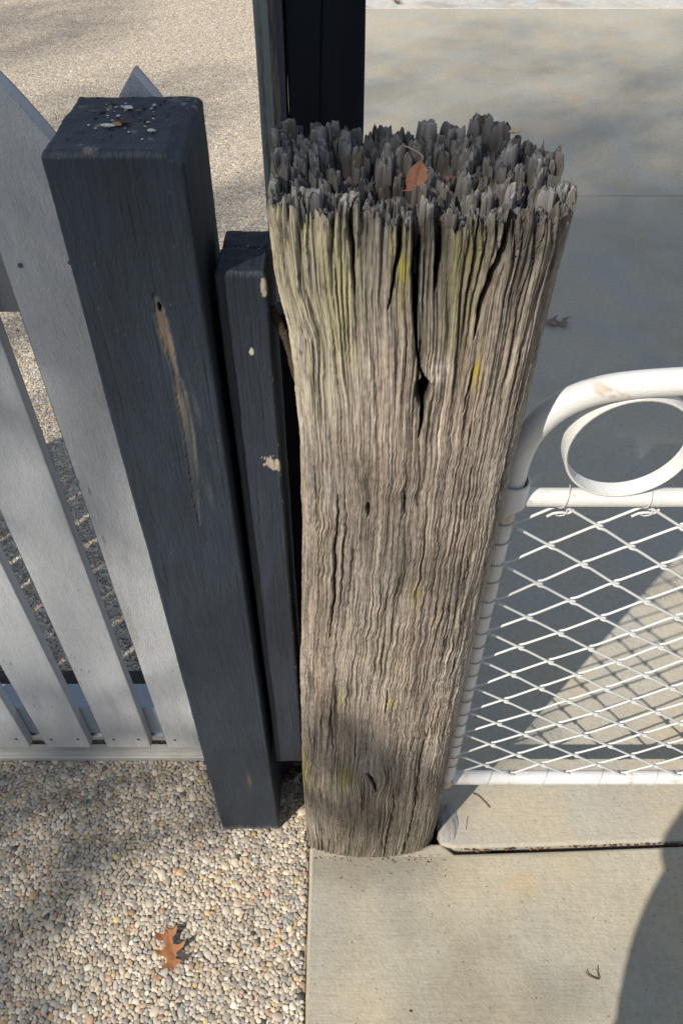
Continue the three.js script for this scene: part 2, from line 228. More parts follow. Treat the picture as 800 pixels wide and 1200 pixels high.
const CRACKS = [   // [x, y, half width] down the front; depth
  [[[0.0545, 1.275, 0.0034], [0.057, 1.20, 0.0022], [0.0605, 1.15, 0.0007], [0.067, 1.112, 0.0003], [0.0705, 1.103, 0.0007], [0.0718, 1.093, 0.0046], [0.0725, 1.081, 0.0036], [0.0732, 1.073, 0.0012], [0.0738, 1.055, 0.0010], [0.072, 1.035, 0.0001]], 0.030],
  [[[0.070, 1.28, 0.0035], [0.0735, 1.215, 0.0020], [0.073, 1.185, 0.0003]], 0.022],
  [[[0.133, 1.28, 0.0028], [0.121, 1.215, 0.0024], [0.112, 1.178, 0.0020], [0.110, 1.14, 0.0003]], 0.016],
  [[[0.0445, 1.28, 0.0026], [0.043, 1.22, 0.0014], [0.038, 1.17, 0.0002]], 0.014],
  [[[0.105, 1.27, 0.002], [0.1, 1.225, 0.0002]], 0.014],
  [[[0.004, 1.27, 0.0022], [0.008, 1.215, 0.0012], [0.011, 1.18, 0.0002]], 0.012],
  [[[-0.004, 0.95, 0.0002], [-0.009, 0.86, 0.0013], [-0.010, 0.78, 0.0010], [-0.015, 0.70, 0.0002]], 0.008],
  [[[0.0395, 0.352, 0.0003], [0.044, 0.338, 0.0026], [0.049, 0.315, 0.0018], [0.056, 0.28, 0.0004]], 0.014],
  [[[0.083, 0.30, 0.0002], [0.087, 0.22, 0.0010], [0.081, 0.1, 0.0011], [0.08, -0.02, 0.0014]], 0.006],
  [[[0.130, 0.50, 0.0002], [0.122, 0.4, 0.0010], [0.124, 0.2, 0.0013], [0.118, -0.02, 0.0014]], 0.008],
  [[[0.026, 0.945, 0.0003], [0.0265, 0.936, 0.0024], [0.027, 0.926, 0.0004]], 0.008],
];
{ const r = rng(83); for (let i = 0; i < 16; i++) { const x = XL + 0.012 + 0.22 * r(), y = 0.06 + 1.05 * r(), L = 0.03 + 0.16 * r() * r(), w = 0.0004 + 0.0005 * r(), sl = 0.05 * (r() - 0.5); CRACKS.push([[[x + sl * L, y + L, 0.0001], [x + 0.3 * sl * L + 0.001, y + 0.6 * L, w], [x, y + 0.3 * L, w * 0.8], [x - sl * L, y, 0.0001]], 0.003 + 0.004 * r()]); } }
const KNOTS = [[0.0725, 1.085, 0.020, 0.006], [0.047, 0.325, 0.024, 0.012], [0.052, 0.83, 0.016, 0.007], [-0.01, 1.12, 0.02, -0.008], [0.15, 0.87, 0.025, 0.008]];
function crackAt(x, y) { let best = 0; for (const [pts, depth] of CRACKS) { if (y > pts[0][1] || y < pts[pts.length - 1][1]) continue; for (let k = 1; k < pts.length; k++) if (y >= pts[k][1]) { const t = (pts[k - 1][1] - y) / (pts[k - 1][1] - pts[k][1]), cx = lerp(pts[k - 1][0], pts[k][0], t) + 0.0022 * noise(y * 34, 3) + 0.001 * noise(y * 90, 7), w = lerp(pts[k - 1][2], pts[k][2], t) * 1.15, d = Math.exp(-Math.pow(Math.abs(x - cx) / (w + 0.0002), 3)); const v = depth * d; if (v > best) best = v; break; } } return best; }
const topAtRim = RIM.map((p, i) => { const q = base(i, 1.25); return topInfo(q[0], q[1]); });
const HT = topAtRim.map((t) => t[0]);
const sTab = RIM.map((p) => p[2]);
function rimIndex(s) { s = ((s % PERIM) + PERIM) % PERIM; let lo = 0, hi = sTab.length - 1; while (hi - lo > 1) { const m = (lo + hi) >> 1; if (sTab[m] <= s) lo = m; else hi = m; } return lo; }
const surf = (i, y) => {
  const p = RIM[i], s = p[2], x = base(i, y)[0], front = p[1] > -0.6;
  let W = 0.010 * noise(s * 7, y * 2.6) + 0.0035 * noise(s * 22, y * 11);
  const rip = sstep(0.3, 0.45, y) * (1 - sstep(0.95, 1.12, y)); W += (0.35 + 0.9 * rip) * (0.0027 * noise(s * 30 + 40, y * 36) + 0.0009 * noise(s * 70, y * 95)) + 0.0006 * noise(s * 60, y * 150);
  if (front) for (const [kx, ky, kr, ka] of KNOTS) { const dx = x - kx, dy = y - ky, e = Math.exp(-(dx * dx + dy * dy * 0.35) / (kr * kr)); W -= ka * e * dx / kr; }
  const sw = s + W;
  const m1 = clamp(0.55 + 1.1 * noise(sw * 40, y * 5)), m2 = clamp(0.5 + 1.2 * noise(sw * 60 + 7, y * 8));
  const sw2 = sw + 0.0016 * noise(sw * 45, y * 9), g1 = noise(sw2 * 118, y * 2.6 + 5), g2 = noise(sw * 250 + 31, y * 4.2), g3 = noise(sw * 520, y * 8), g5 = noise(sw2 * 170 + 80, y * 3.4);
  const reg = clamp(0.5 + 1.5 * noise(sw * 21 + 3, y * 2.2)), v1 = Math.exp(-(g1 * g1) / 0.0085), v5 = Math.exp(-(g5 * g5) / 0.0065) * reg, v2 = Math.exp(-(g2 * g2) / 0.012), g4 = noise(sw * 900 + 3, y * 26);
  const flat = sstep(-0.32, 0.12, noise(s * 15 + 60, y * 4.6)), lenM = sstep(-0.18, 0.22, noise(sw * 33 + 17, y * 6.5)) * (0.3 + 0.7 * flat);
  let d = 0.0046 * v1 * (0.08 + 1.15 * m1) * (0.35 + 0.65 * lenM) + 0.0028 * v5 * (0.35 + 0.65 * flat) + 0.0016 * v2 * m2 + 0.0010 * (g3 + 0.5) + 0.0005 * g4 + 0.0013 * noise(sw * 58, y * 1.6) + 0.005 * noise(s * 8 + 2, y * 3) + 0.0005 * noise(s * 140, y * 130);
  const rr = rip * 0.0007 * noise(s * 16, y * 46); d += rr;
  const c = front ? crackAt(x + 0.3 * W, y) : 0; d += c;
  // the splits of the broken top run down the grain
  const j = rimIndex(s + W * sstep(1.25, 1.2, y)), ti = topAtRim[j], fade = sstep(1.10 - 0.05 * ti[3], 1.235, y), fade2 = sstep(1.165, 1.24, y);
  const topc = 0.0055 * ti[1] * fade * fade * fade + 0.0036 * ti[2] * fade2 * fade2; d += topc;
  d += 0.0025 * sstep(HT[i] - 0.012, HT[i], y);
  return [d, Math.max(v1 * (0.1 + 1.1 * m1) * (0.35 + 0.65 * lenM), v5), v2 * m2, g3, c + topc * 0.8, sw];
};
const LICHEN = [ // x, y, rx, ry, colour, strength
  [-0.036, 1.19, 0.021, 0.06, [0.64, 0.59, 0.36], 2.4], [-0.024, 1.13, 0.021, 0.052, [0.65, 0.60, 0.40], 2.2], [-0.004, 1.185, 0.011, 0.045, [0.60, 0.56, 0.30], 1.6], [0.005, 1.15, 0.007, 0.03, [0.5, 0.47, 0.26], 0.9], [-0.012, 1.085, 0.02, 0.03, [0.46, 0.43, 0.28], 0.6],
  [0.0475, 1.205, 0.0038, 0.026, [0.44, 0.38, 0.06], 1.1], [0.038, 1.215, 0.003, 0.02, [0.5, 0.47, 0.2], 0.8], [0.095, 1.205, 0.012, 0.045, [0.30, 0.27, 0.07], 0.8], [0.092, 1.13, 0.016, 0.03, [0.36, 0.31, 0.12], 0.5],
  [0.116, 1.105, 0.0035, 0.013, [0.55, 0.44, 0.06], 1.1], [0.084, 1.11, 0.006, 0.010, [0.72, 0.66, 0.48], 2.6], [0.007, 0.33, 0.012, 0.03, [0.40, 0.36, 0.06], 0.9], [-0.063, 0.30, 0.012, 0.05, [0.40, 0.38, 0.10], 1.0], [0.085, 0.80, 0.007, 0.018, [0.4, 0.34, 0.1], 0.7],
  [0.066, 0.565, 0.006, 0.012, [0.45, 0.38, 0.1], 0.8], [0.0, 0.565, 0.006, 0.016, [0.42, 0.37, 0.12], 0.6], [0.018, 1.19, 0.004, 0.02, [0.5, 0.48, 0.3], 0.6], [0.055, 0.66, 0.05, 0.03, [0.40, 0.35, 0.2], 0.35],
];
function woodColour(i, y, f) {
  const [d, v1, v2, g3, ck, sw] = f, x = base(i, y)[0], s = RIM[i][2];
  const big = fbm(s * 9, y * 3.5, 3), strand = noise(sw * 75, y * 3), fine = noise(sw * 420 + 3, y * 14);
  let c = mix3([0.39, 0.325, 0.268], [0.305, 0.28, 0.25], clamp(0.5 + big));
  c = mix3(c, [0.235, 0.172, 0.122], clamp(0.6 * strand + 0.85 * noise(s * 12 + 7, y * 5)));
  c = mix3(c, [0.54, 0.48, 0.41], clamp(1.6 * noise(sw * 190 + 60, y * 4) - 0.25));
  let k = 1 + 0.5 * strand + 0.62 * fine + 0.5 * noise(sw * 950, y * 50) + 0.3 * big + 0.45 * noise(s * 420, y * 170) + 0.3 * noise(s * 160, y * 60); k = Math.max(k, 0.3);
  c = [c[0] * k, c[1] * k, c[2] * k];
  const topG = sstep(1.10, 1.25, y + 0.05 * noise(s * 16, y * 8)); c = mix3(c, [0.13 * k, 0.13 * k, 0.118 * k], 0.72 * topG);
  const lowG = 1 - sstep(0.02, 0.42, y + 0.16 * noise(s * 12, y * 9)); c = mix3(c, [0.19 * k, 0.17 * k, 0.125 * k], 0.7 * lowG);
  if (RIM[i][1] > -0.62) for (const [lx, ly, rx, ry, lc, st] of LICHEN) { const e = ((x - lx) / rx) ** 2 + ((y - ly) / ry) ** 2; if (e < 6) { const a = st * Math.exp(-e * 0.7) * clamp(0.85 + 1.6 * noise(sw * 200 + 5, y * 45) + 0.9 * noise(sw * 500, y * 160)); c = mix3(c, [lc[0] * (0.85 + 0.3 * fine), lc[1] * (0.85 + 0.3 * fine), lc[2]], clamp(a, 0, 0.92)); } }
  const dirt = clamp(0.7 * v1 + 0.42 * v2 + ck * 90); c = mix3(c, [0.035, 0.026, 0.02], dirt * 0.96);
  return c;
}
{
  const g0 = thing('weathered_post', 'old split grey timber post with a jagged rotten top in the middle of the picture', 'wooden post');
  const nu = RIM.length, lowRows = 600, topRows = 84, nv = lowRows + topRows, yk = 1.10, F = new Array(nu * nv);
  const ry = (i, j) => j < lowRows ? lerp(-0.03, yk, j / (lowRows - 1)) : lerp(yk, HT[i], (j - lowRows + 1) / topRows);
  const wm = new THREE.MeshStandardMaterial({ vertexColors: true, roughness: 0.86, bumpMap: tex(fibreBump, 9, 2.2), bumpScale: 0.0022 });
  const sideP = new Float32Array(nu * 3);
  const body = grid(nu, nv, (i, j) => { const y = ry(i, j), b = base(i, y), f = surf(i, y); F[j * nu + i] = f; const p = [b[0] - NRM[i][0] * f[0], y, b[1] - NRM[i][1] * f[0], RIM[i][2], y]; if (j === nv - 1) sideP.set(p.slice(0, 3), i * 3); return p; }, (i, j) => woodColour(i, ry(i, j), F[j * nu + i]), true);
  part('post_body', body, wm, g0);
  const K = 165, T = new Array(nu * K);
  const cap = grid(nu, K, (i, j) => {
    const r = 1 - j / (K - 1) * 0.995, b = base(i, 1.25), x = CX + (b[0] - CX) * r, z = CZ + (b[1] - CZ) * r, t = j === 0 ? topAtRim[i] : topInfo(x, z); T[j * nu + i] = [t, x, z];
    const w = sstep(0.8, 1, r), ox = sideP[3 * i] - b[0], oz = sideP[3 * i + 2] - b[1]; return [x + ox * w, j === 0 ? HT[i] : t[0], z + oz * w, x, z];
  }, (i, j) => {
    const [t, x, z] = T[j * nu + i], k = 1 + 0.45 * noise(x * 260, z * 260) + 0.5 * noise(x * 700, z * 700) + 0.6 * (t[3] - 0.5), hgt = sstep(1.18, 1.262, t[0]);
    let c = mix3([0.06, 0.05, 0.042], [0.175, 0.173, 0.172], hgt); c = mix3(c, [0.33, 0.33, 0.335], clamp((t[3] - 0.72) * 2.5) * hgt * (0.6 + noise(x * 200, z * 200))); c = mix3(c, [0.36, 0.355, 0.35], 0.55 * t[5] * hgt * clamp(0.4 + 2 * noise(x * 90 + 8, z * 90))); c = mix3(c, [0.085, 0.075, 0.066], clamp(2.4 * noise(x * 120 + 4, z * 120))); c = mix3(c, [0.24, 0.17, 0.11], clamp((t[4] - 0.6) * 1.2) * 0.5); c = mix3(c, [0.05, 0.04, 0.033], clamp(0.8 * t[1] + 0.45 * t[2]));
    return [c[0] * k, c[1] * k, c[2] * k];
  }, true);
  const capM = new THREE.MeshStandardMaterial({ vertexColors: true, roughness: 0.92 });
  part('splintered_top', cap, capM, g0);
  // loose splinters that stand up out of the broken top
  const r = rng(41), spl = [0, 1, 2, 3, 4].map((s) => grid(14, 16, (i, j) => { const a = i / 14 * 6.2832, t = j / 15, ca = Math.cos(a), sa = Math.sin(a), rg = 1 + 0.5 * noise(ca * 1.7 + s * 5, sa * 1.7) + 0.28 * noise(ca * 4 + s * 3, sa * 4 + 2), tp = t > 0.999 ? 0.12 : (t > 0.9 ? 0.72 : 1), w = (1.15 - 0.42 * t) * tp * rg, cut = 1 + 0.22 * noise(ca * 1.3 + s * 9, sa * 1.3 + 4) * t + 0.07 * noise(ca * 5, sa * 5 + s) * t; return [ca * w + 0.9 * noise(t * 2.2, s) * t, t * cut, sa * w + 0.9 * noise(t * 2.2, s + 9) * t]; }, null, true));
  const sm = [[0.15, 0.143, 0.136], [0.19, 0.183, 0.173], [0.11, 0.10, 0.088], [0.25, 0.24, 0.23], [0.15, 0.12, 0.09]].map((c) => new THREE.MeshStandardMaterial({ color: new THREE.Color().setRGB(...c), roughness: 0.95, bumpMap: tex(fibreBump, 0.02, 0.4), bumpScale: 0.002 }));
  for (let n = 0; n < 48; n++) {
    const i = Math.floor(r() * nu), q = Math.sqrt(0.05 + 0.58 * r()), b = base(i, 1.25), x = CX + (b[0] - CX) * q, z = CZ + (b[1] - CZ) * q, t = topInfo(x, z), len = 0.035 + 0.03 * r();
    const m = part('splinter', spl[n % 5], sm[Math.floor(r() * 5)], g0); const w = 0.0032 + 0.0030 * r();
    const tip = Math.min(1.258, t[0] + 0.001 + 0.006 * r() * r());
    m.scale.set(w * (0.8 + 0.9 * r()), len, w); m.position.set(x, tip - len, z); m.rotation.set(0.10 * (r() - 0.5), r() * 6.3, 0.10 * (r() - 0.5));
  }
  // strip of bark peeling from the left side
  const bark = tube([[-0.0655, 1.116, -0.640], [-0.060, 1.104, -0.636], [-0.052, 1.085, -0.632], [-0.047, 1.06, -0.630], [-0.042, 1.03, -0.63]], 0.0042, 60, 9);
  warp(bark, (x, y, z) => { const k = 0.0016 * noise(x * 500, y * 90) + 0.001 * noise(z * 900, y * 40); return [x + k, y, z + k]; });
  part('bark_strip', bark, new THREE.MeshStandardMaterial({ color: new THREE.Color().setRGB(0.09, 0.062, 0.045), roughness: 0.95, bumpMap: tex(fibreBump, 3, 0.1), bumpScale: 0.002 }), g0).userData.label = 'dark brown strip of peeling bark';
}

// ---------------------------------------------------------------- black painted posts
function timber(x0, x1, y0, y1, z1, z0, rad, du, dv, disp, colr, m, name, parent, topFn) {   // z1 front, z0 back
  const raw = []; const c = [[x0, z1, 1, -1], [x1, z1, -1, -1], [x1, z0, -1, 1], [x0, z0, 1, 1]], ang = [[Math.PI, Math.PI / 2], [Math.PI / 2, 0], [0, -Math.PI / 2], [-Math.PI / 2, -Math.PI]];
  for (let k = 0; k < 4; k++) { const cx = c[k][0] + c[k][2] * rad, cz = c[k][1] + c[k][3] * rad; for (let i = 0; i <= 4; i++) { const a = lerp(ang[k][0], ang[k][1], i / 4); raw.push([cx + rad * Math.cos(a), cz + rad * Math.sin(a), Math.cos(a), Math.sin(a)]); }
    const n = c[(k + 1) % 4], e = [[x1 - rad, z1], [x1, z0 + rad], [x0 + rad, z0], [x0, z1 - rad]][k], f = raw[raw.length - 1], L = Math.hypot(e[0] - f[0], e[1] - f[1]), q = Math.max(1, Math.round(L / (k === 0 ? du : du * 2.5))); for (let i = 1; i < q; i++) raw.push([lerp(f[0], e[0], i / q), lerp(f[1], e[1], i / q), f[2], f[3]]); }
  let S = 0; raw.forEach((p, i) => { if (i) S += Math.hypot(p[0] - raw[i - 1][0], p[1] - raw[i - 1][1]); p[4] = S; });
  const nu = raw.length, nv = Math.round((y1 - y0) / dv), D = new Float32Array(nu * nv);
  const topY = (p) => topFn ? topFn(p[0], p[1]) : y1;
  const g = grid(nu, nv, (i, j) => { const p = raw[i]; let y = lerp(y0, topY(p) - 0.003, j / (nv - 1)); const d = disp(p[0], y, p[1], p[2], p[3]); D[j * nu + i] = d; const e = j === nv - 1 ? 0.0012 : 0; return [p[0] - p[2] * (d + e), y, p[1] - p[3] * (d + e), p[4], y]; }, (i, j) => colr(raw[i][0], lerp(y0, y1, j / (nv - 1)), raw[i][1], raw[i][3], D[j * nu + i]), true);
  const K = 50, cx = (x0 + x1) / 2, cz = (z0 + z1) / 2;
  const cap = grid(nu, K, (i, j) => { const p = raw[i], r = 1 - j / (K - 1) * 0.99, dd = disp(p[0], y1, p[1], p[2], p[3]) + 0.0012, x = cx + (p[0] - p[2] * dd - cx) * r, z = cz + (p[1] - p[3] * dd - cz) * r; const edge = 0.003 * Math.pow(r, 40); return [x, topY([x, z]) - edge + (j ? 0.0009 * fbm(x * 60, z * 60, 3) : 0), z, x, z]; }, (i, j) => { const p = raw[i], r = 1 - j / (K - 1) * 0.99; return colr(cx + (p[0] - cx) * r, y1, cz + (p[1] - cz) * r, 9, 0); }, true);
  const G = mergeGeometries([g, cap]); return part(name, G, m, parent);
}
const backM = new THREE.MeshPhysicalMaterial({ vertexColors: true, roughness: 0.7, specularIntensity: 0.25 });
const blackM = new THREE.MeshPhysicalMaterial({ specularIntensity: 0.7, vertexColors: true, roughness: 0.58, bumpMap: tex(paintBump, 7, 2.2), bumpScale: 0.0009 });
const BLK = [0.021, 0.031, 0.047];
{
  const g0 = thing('black_post', 'thick square black painted post with a worn wood streak, left of the old post', 'black post');
  const streak = [[1.15, -0.1615, 0.0022], [1.135, -0.161, 0.0045], [1.10, -0.1585, 0.0046], [1.072, -0.1565, 0.0025], [1.05, -0.155, 0.005], [1.0, -0.1545, 0.0055], [0.95, -0.157, 0.005], [0.9, -0.1605, 0.0035], [0.86, -0.162, 0.001]];
  const inStreak = (x, y) => { if (y > 1.152 || y < 0.84) return 9; let c = 0, w = 0; for (let k = 1; k < streak.length; k++) if (y >= streak[k][0]) { const t = (streak[k - 1][0] - y) / (streak[k - 1][0] - streak[k][0]); c = lerp(streak[k - 1][1], streak[k][1], t); w = lerp(streak[k - 1][2], streak[k][2], t); break; } if (!w) return 9; return Math.abs(x - c + 0.0015 * noise(y * 90, 2) + 0.001 * noise(x * 500, y * 200)) / w; };
  const crack = (x, y) => { let v = 0; const l = [[-0.168 + 0.003 * noise(y * 6, 1), 0.55, 1.3], [-0.213 + 0.003 * noise(y * 5, 9), 0.75, 1.16], [-0.127 + 0.002 * noise(y * 8, 4), 0.25, 1.2]]; for (const [c, a, b] of l) if (y > a && y < b) v = Math.max(v, Math.exp(-(((x - c) / 0.0006) ** 2)) * clamp(0.4 + 1.6 * noise(y * 16, c * 90))); return v; };
  timber(-0.2295, -0.1205, 0.002, 1.2715, -0.602, -0.728, 0.0032, 0.0009, 0.0017,
    (x, y, z, nx, nz) => { let d = 0.0012 * fbm(x * 20, y * 4 + z * 20, 3) + 0.00035 * noise(x * 260, y * 26) + 0.00025 * noise(x * 90 + 0.6 * y * 90, y * 160); if (nz > 0.5) { const s = inStreak(x, y); d += 0.0013 * (1 - sstep(0.75, 1.05, s)) + 0.0012 * crack(x, y); if (Math.hypot((x + 0.160) / 0.0014, (y - 1.139) / 0.003) < 1) d += 0.008; } if (nx > 0.5 && nz > 0.2) d += 0.0015 * Math.max(0, noise(y * 40, 7)); d += 0.002 * sstep(0.02, 0, y) * noise(x * 200, 4); return d; },
    (x, y, z, nz, d) => {
      const k = 1 + 0.25 * fbm(x * 30, y * 6 + z * 30, 3) + 0.22 * noise(x * 200, y * 30) + 0.1 * noise(x * 600, y * 400 + z * 300); let c = [BLK[0] * k, BLK[1] * k, BLK[2] * k];
      if (nz > 0.5 && nz < 2) { const s = inStreak(x, y); const w = 1 - sstep(0.7, 1.05, s); c = mix3(c, [0.15, 0.145, 0.13], (0.22 + 0.5 * sstep(0.95, 1.1, y)) * (1 - sstep(0.8, 1.7, s)) * (0.6 + 0.8 * noise(x * 260, y * 30))); const n = noise(x * 300, y * 40); c = mix3(c, mix3([0.24, 0.165, 0.10], [0.19, 0.18, 0.155], clamp(0.5 + n + 1.6 * (1.02 - y) * 3)), clamp(0.75 * w * (0.45 + 1.2 * noise(x * 160, y * 24)) * (0.35 + 0.65 * sstep(0.96, 1.03, y + 0.05 * n)) * sstep(0.95, 1.05, y))); if (Math.hypot((x + 0.160) / 0.0016, (y - 1.139) / 0.0034) < 1) c = [0.01, 0.01, 0.01]; c = mix3(c, [0.10, 0.105, 0.11], 0.6 * clamp((noise(x * 170 + 5, y * 17) - 0.05) * 2) * (1 - sstep(0.02, 0.13, Math.abs(y - 0.98))) * (1 - sstep(0.004, 0.016, Math.abs(x + 0.147)))); c = mix3(c, [0.16, 0.14, 0.09], 0.6 * Math.exp(-(((x + 0.16) / 0.003) ** 2) - ((y - 0.21) / 0.025) ** 2)); if (noise(x * 330, y * 330) > 0.6) c = mix3(c, [0.3, 0.3, 0.3], 0.3); c = mix3(c, [0.02, 0.022, 0.024], 0.8 * crack(x, y)); }
      if (nz > 2) { const n = fbm(x * 45, z * 45, 4); if (n > 0.42) c = mix3(c, [0.13, 0.12, 0.11], sstep(0.42, 0.6, n)); const cr = Math.hypot(x + 0.126, z + 0.715); c = mix3(c, [0.25, 0.23, 0.2], 0.7 * clamp(noise(x * 200, z * 200) * 3) * (1 - sstep(0.01, 0.022, cr))); }
      c = mix3(c, [0.16, 0.15, 0.14], 0.7 * (1 - sstep(0.0, 0.022, y + 0.01 * noise(x * 160, z * 160))));
      return c;
    }, blackM, 'post_body', g0, (x, z) => 1.2715 - 0.006 * sstep(-0.137, -0.121, x) * sstep(-0.735, -0.6, z) + 0.001 * noise(x * 30, z * 30));
}
{
  const g0 = thing('black_post', 'slim black painted strip post standing between the thick black post and the old post', 'black post');
  const chip = (x, y) => Math.hypot((x + 0.0745 + 0.5 * (y - 0.938)) / 0.010, (y - 0.938) / 0.012) + 0.9 * noise(x * 330, y * 150);
  timber(-0.1125, -0.0662, 0.243, 1.162, -0.622, -0.712, 0.0025, 0.0009, 0.002,
    (x, y, z, nx, nz) => 0.0008 * fbm(x * 40, y * 4, 3) + 0.0005 * Math.max(0, noise(x * 260, y * 9) - 0.1) * 3 * (nz > 0.5 ? 1 : 0) + 0.0007 * noise(y * 30, x * 40),
    (x, y, z, nz) => { const k = 1 + 0.3 * fbm(x * 40, y * 6, 3) + 0.25 * noise(x * 300, y * 20); let c = [0.025 * k, 0.033 * k, 0.049 * k]; if (nz > 0.3 && nz < 2) { if (chip(x, y) < 0.8 && x > -0.094) c = mix3([0.48, 0.42, 0.33], [0.3, 0.26, 0.2], clamp(0.5 + noise(x * 500, y * 60))); if (Math.hypot((x + 0.0855) / 0.0022, (y - 1.082) / 0.0042) < 1) c = [0.55, 0.53, 0.46]; if (Math.hypot((x + 0.0690) / 0.0028, (y - 1.150) / 0.010) < 1) c = [0.45, 0.42, 0.36]; if (x > -0.0675 && noise(y * 70, 3) > 0.28) c = [0.25, 0.23, 0.19]; } if (nz > 2 && noise(x * 150, z * 150) > 0.5) c = [0.16, 0.15, 0.14]; return c; }, blackM, 'post_body', g0, (x, z) => 1.162 - 0.004 * sstep(-0.664, -0.670, z) + 0.0008 * noise(x * 90, z * 90));
  const rb = part('rear_board', new RoundedBoxGeometry(0.075, 1.0, 0.03, 2, 0.003).translate(-0.09, 0.52, -0.80), mat(0.012, 0.013, 0.015, 0.6), g0); rb.userData.label = 'dark board behind the strip';
}
{
  const g0 = thing('black_post', 'tall dark post with a flaking pale side board, seen behind the old post', 'black post');
  timber(-0.067, 0.0285, 0.0, 1.42, -1.05, -1.145, 0.004, 0.0015, 0.004, (x, y, z, nx, nz) => 0.0008 * fbm(x * 30, y * 4, 3) + (nz > 0.5 ? 0.002 * Math.exp(-(((x + 0.026 - 0.05 * (y - 1.2) + 0.002 * noise(y * 9, 1)) / 0.0011) ** 2)) : 0), (x, y, z, nz) => { const k = 1 + 0.3 * fbm(x * 30, y * 5, 3); const c = Math.exp(-(((x + 0.026 - 0.05 * (y - 1.2) + 0.002 * noise(y * 9, 1)) / 0.0014) ** 2)); return mix3([0.012 * k, 0.015 * k, 0.021 * k], [0.003, 0.004, 0.005], c); }, backM, 'post_body', g0);
  const sb = timber(-0.1035, -0.069, 0.0, 1.42, -1.044, -1.10, 0.003, 0.001, 0.003, (x, y, z, nx, nz) => 0.0009 * fbm(x * 60, y * 5, 3) + 0.001 * Math.max(0, noise(x * 300, y * 8)), (x, y, z, nz) => { const n = noise(x * 130, y * 9) + 0.5 * noise(x * 400, y * 50), e = x + 0.0855 + 0.003 * noise(y * 12, 5); const k = 1 + 0.3 * n; let c = e < 0 ? mix3([0.24 * k, 0.27 * k, 0.26 * k], [0.12, 0.12, 0.10], clamp(n * 2)) : e < 0.0085 ? mix3([0.06 * k, 0.065 * k, 0.075 * k], [0.17, 0.14, 0.115], clamp((n + 0.2) * 2)) : [0.05 * k, 0.055 * k, 0.075 * k]; return c; }, blackM, 'side_board', g0);
  sb.userData.label = 'weathered side board with flaking pale paint';
}

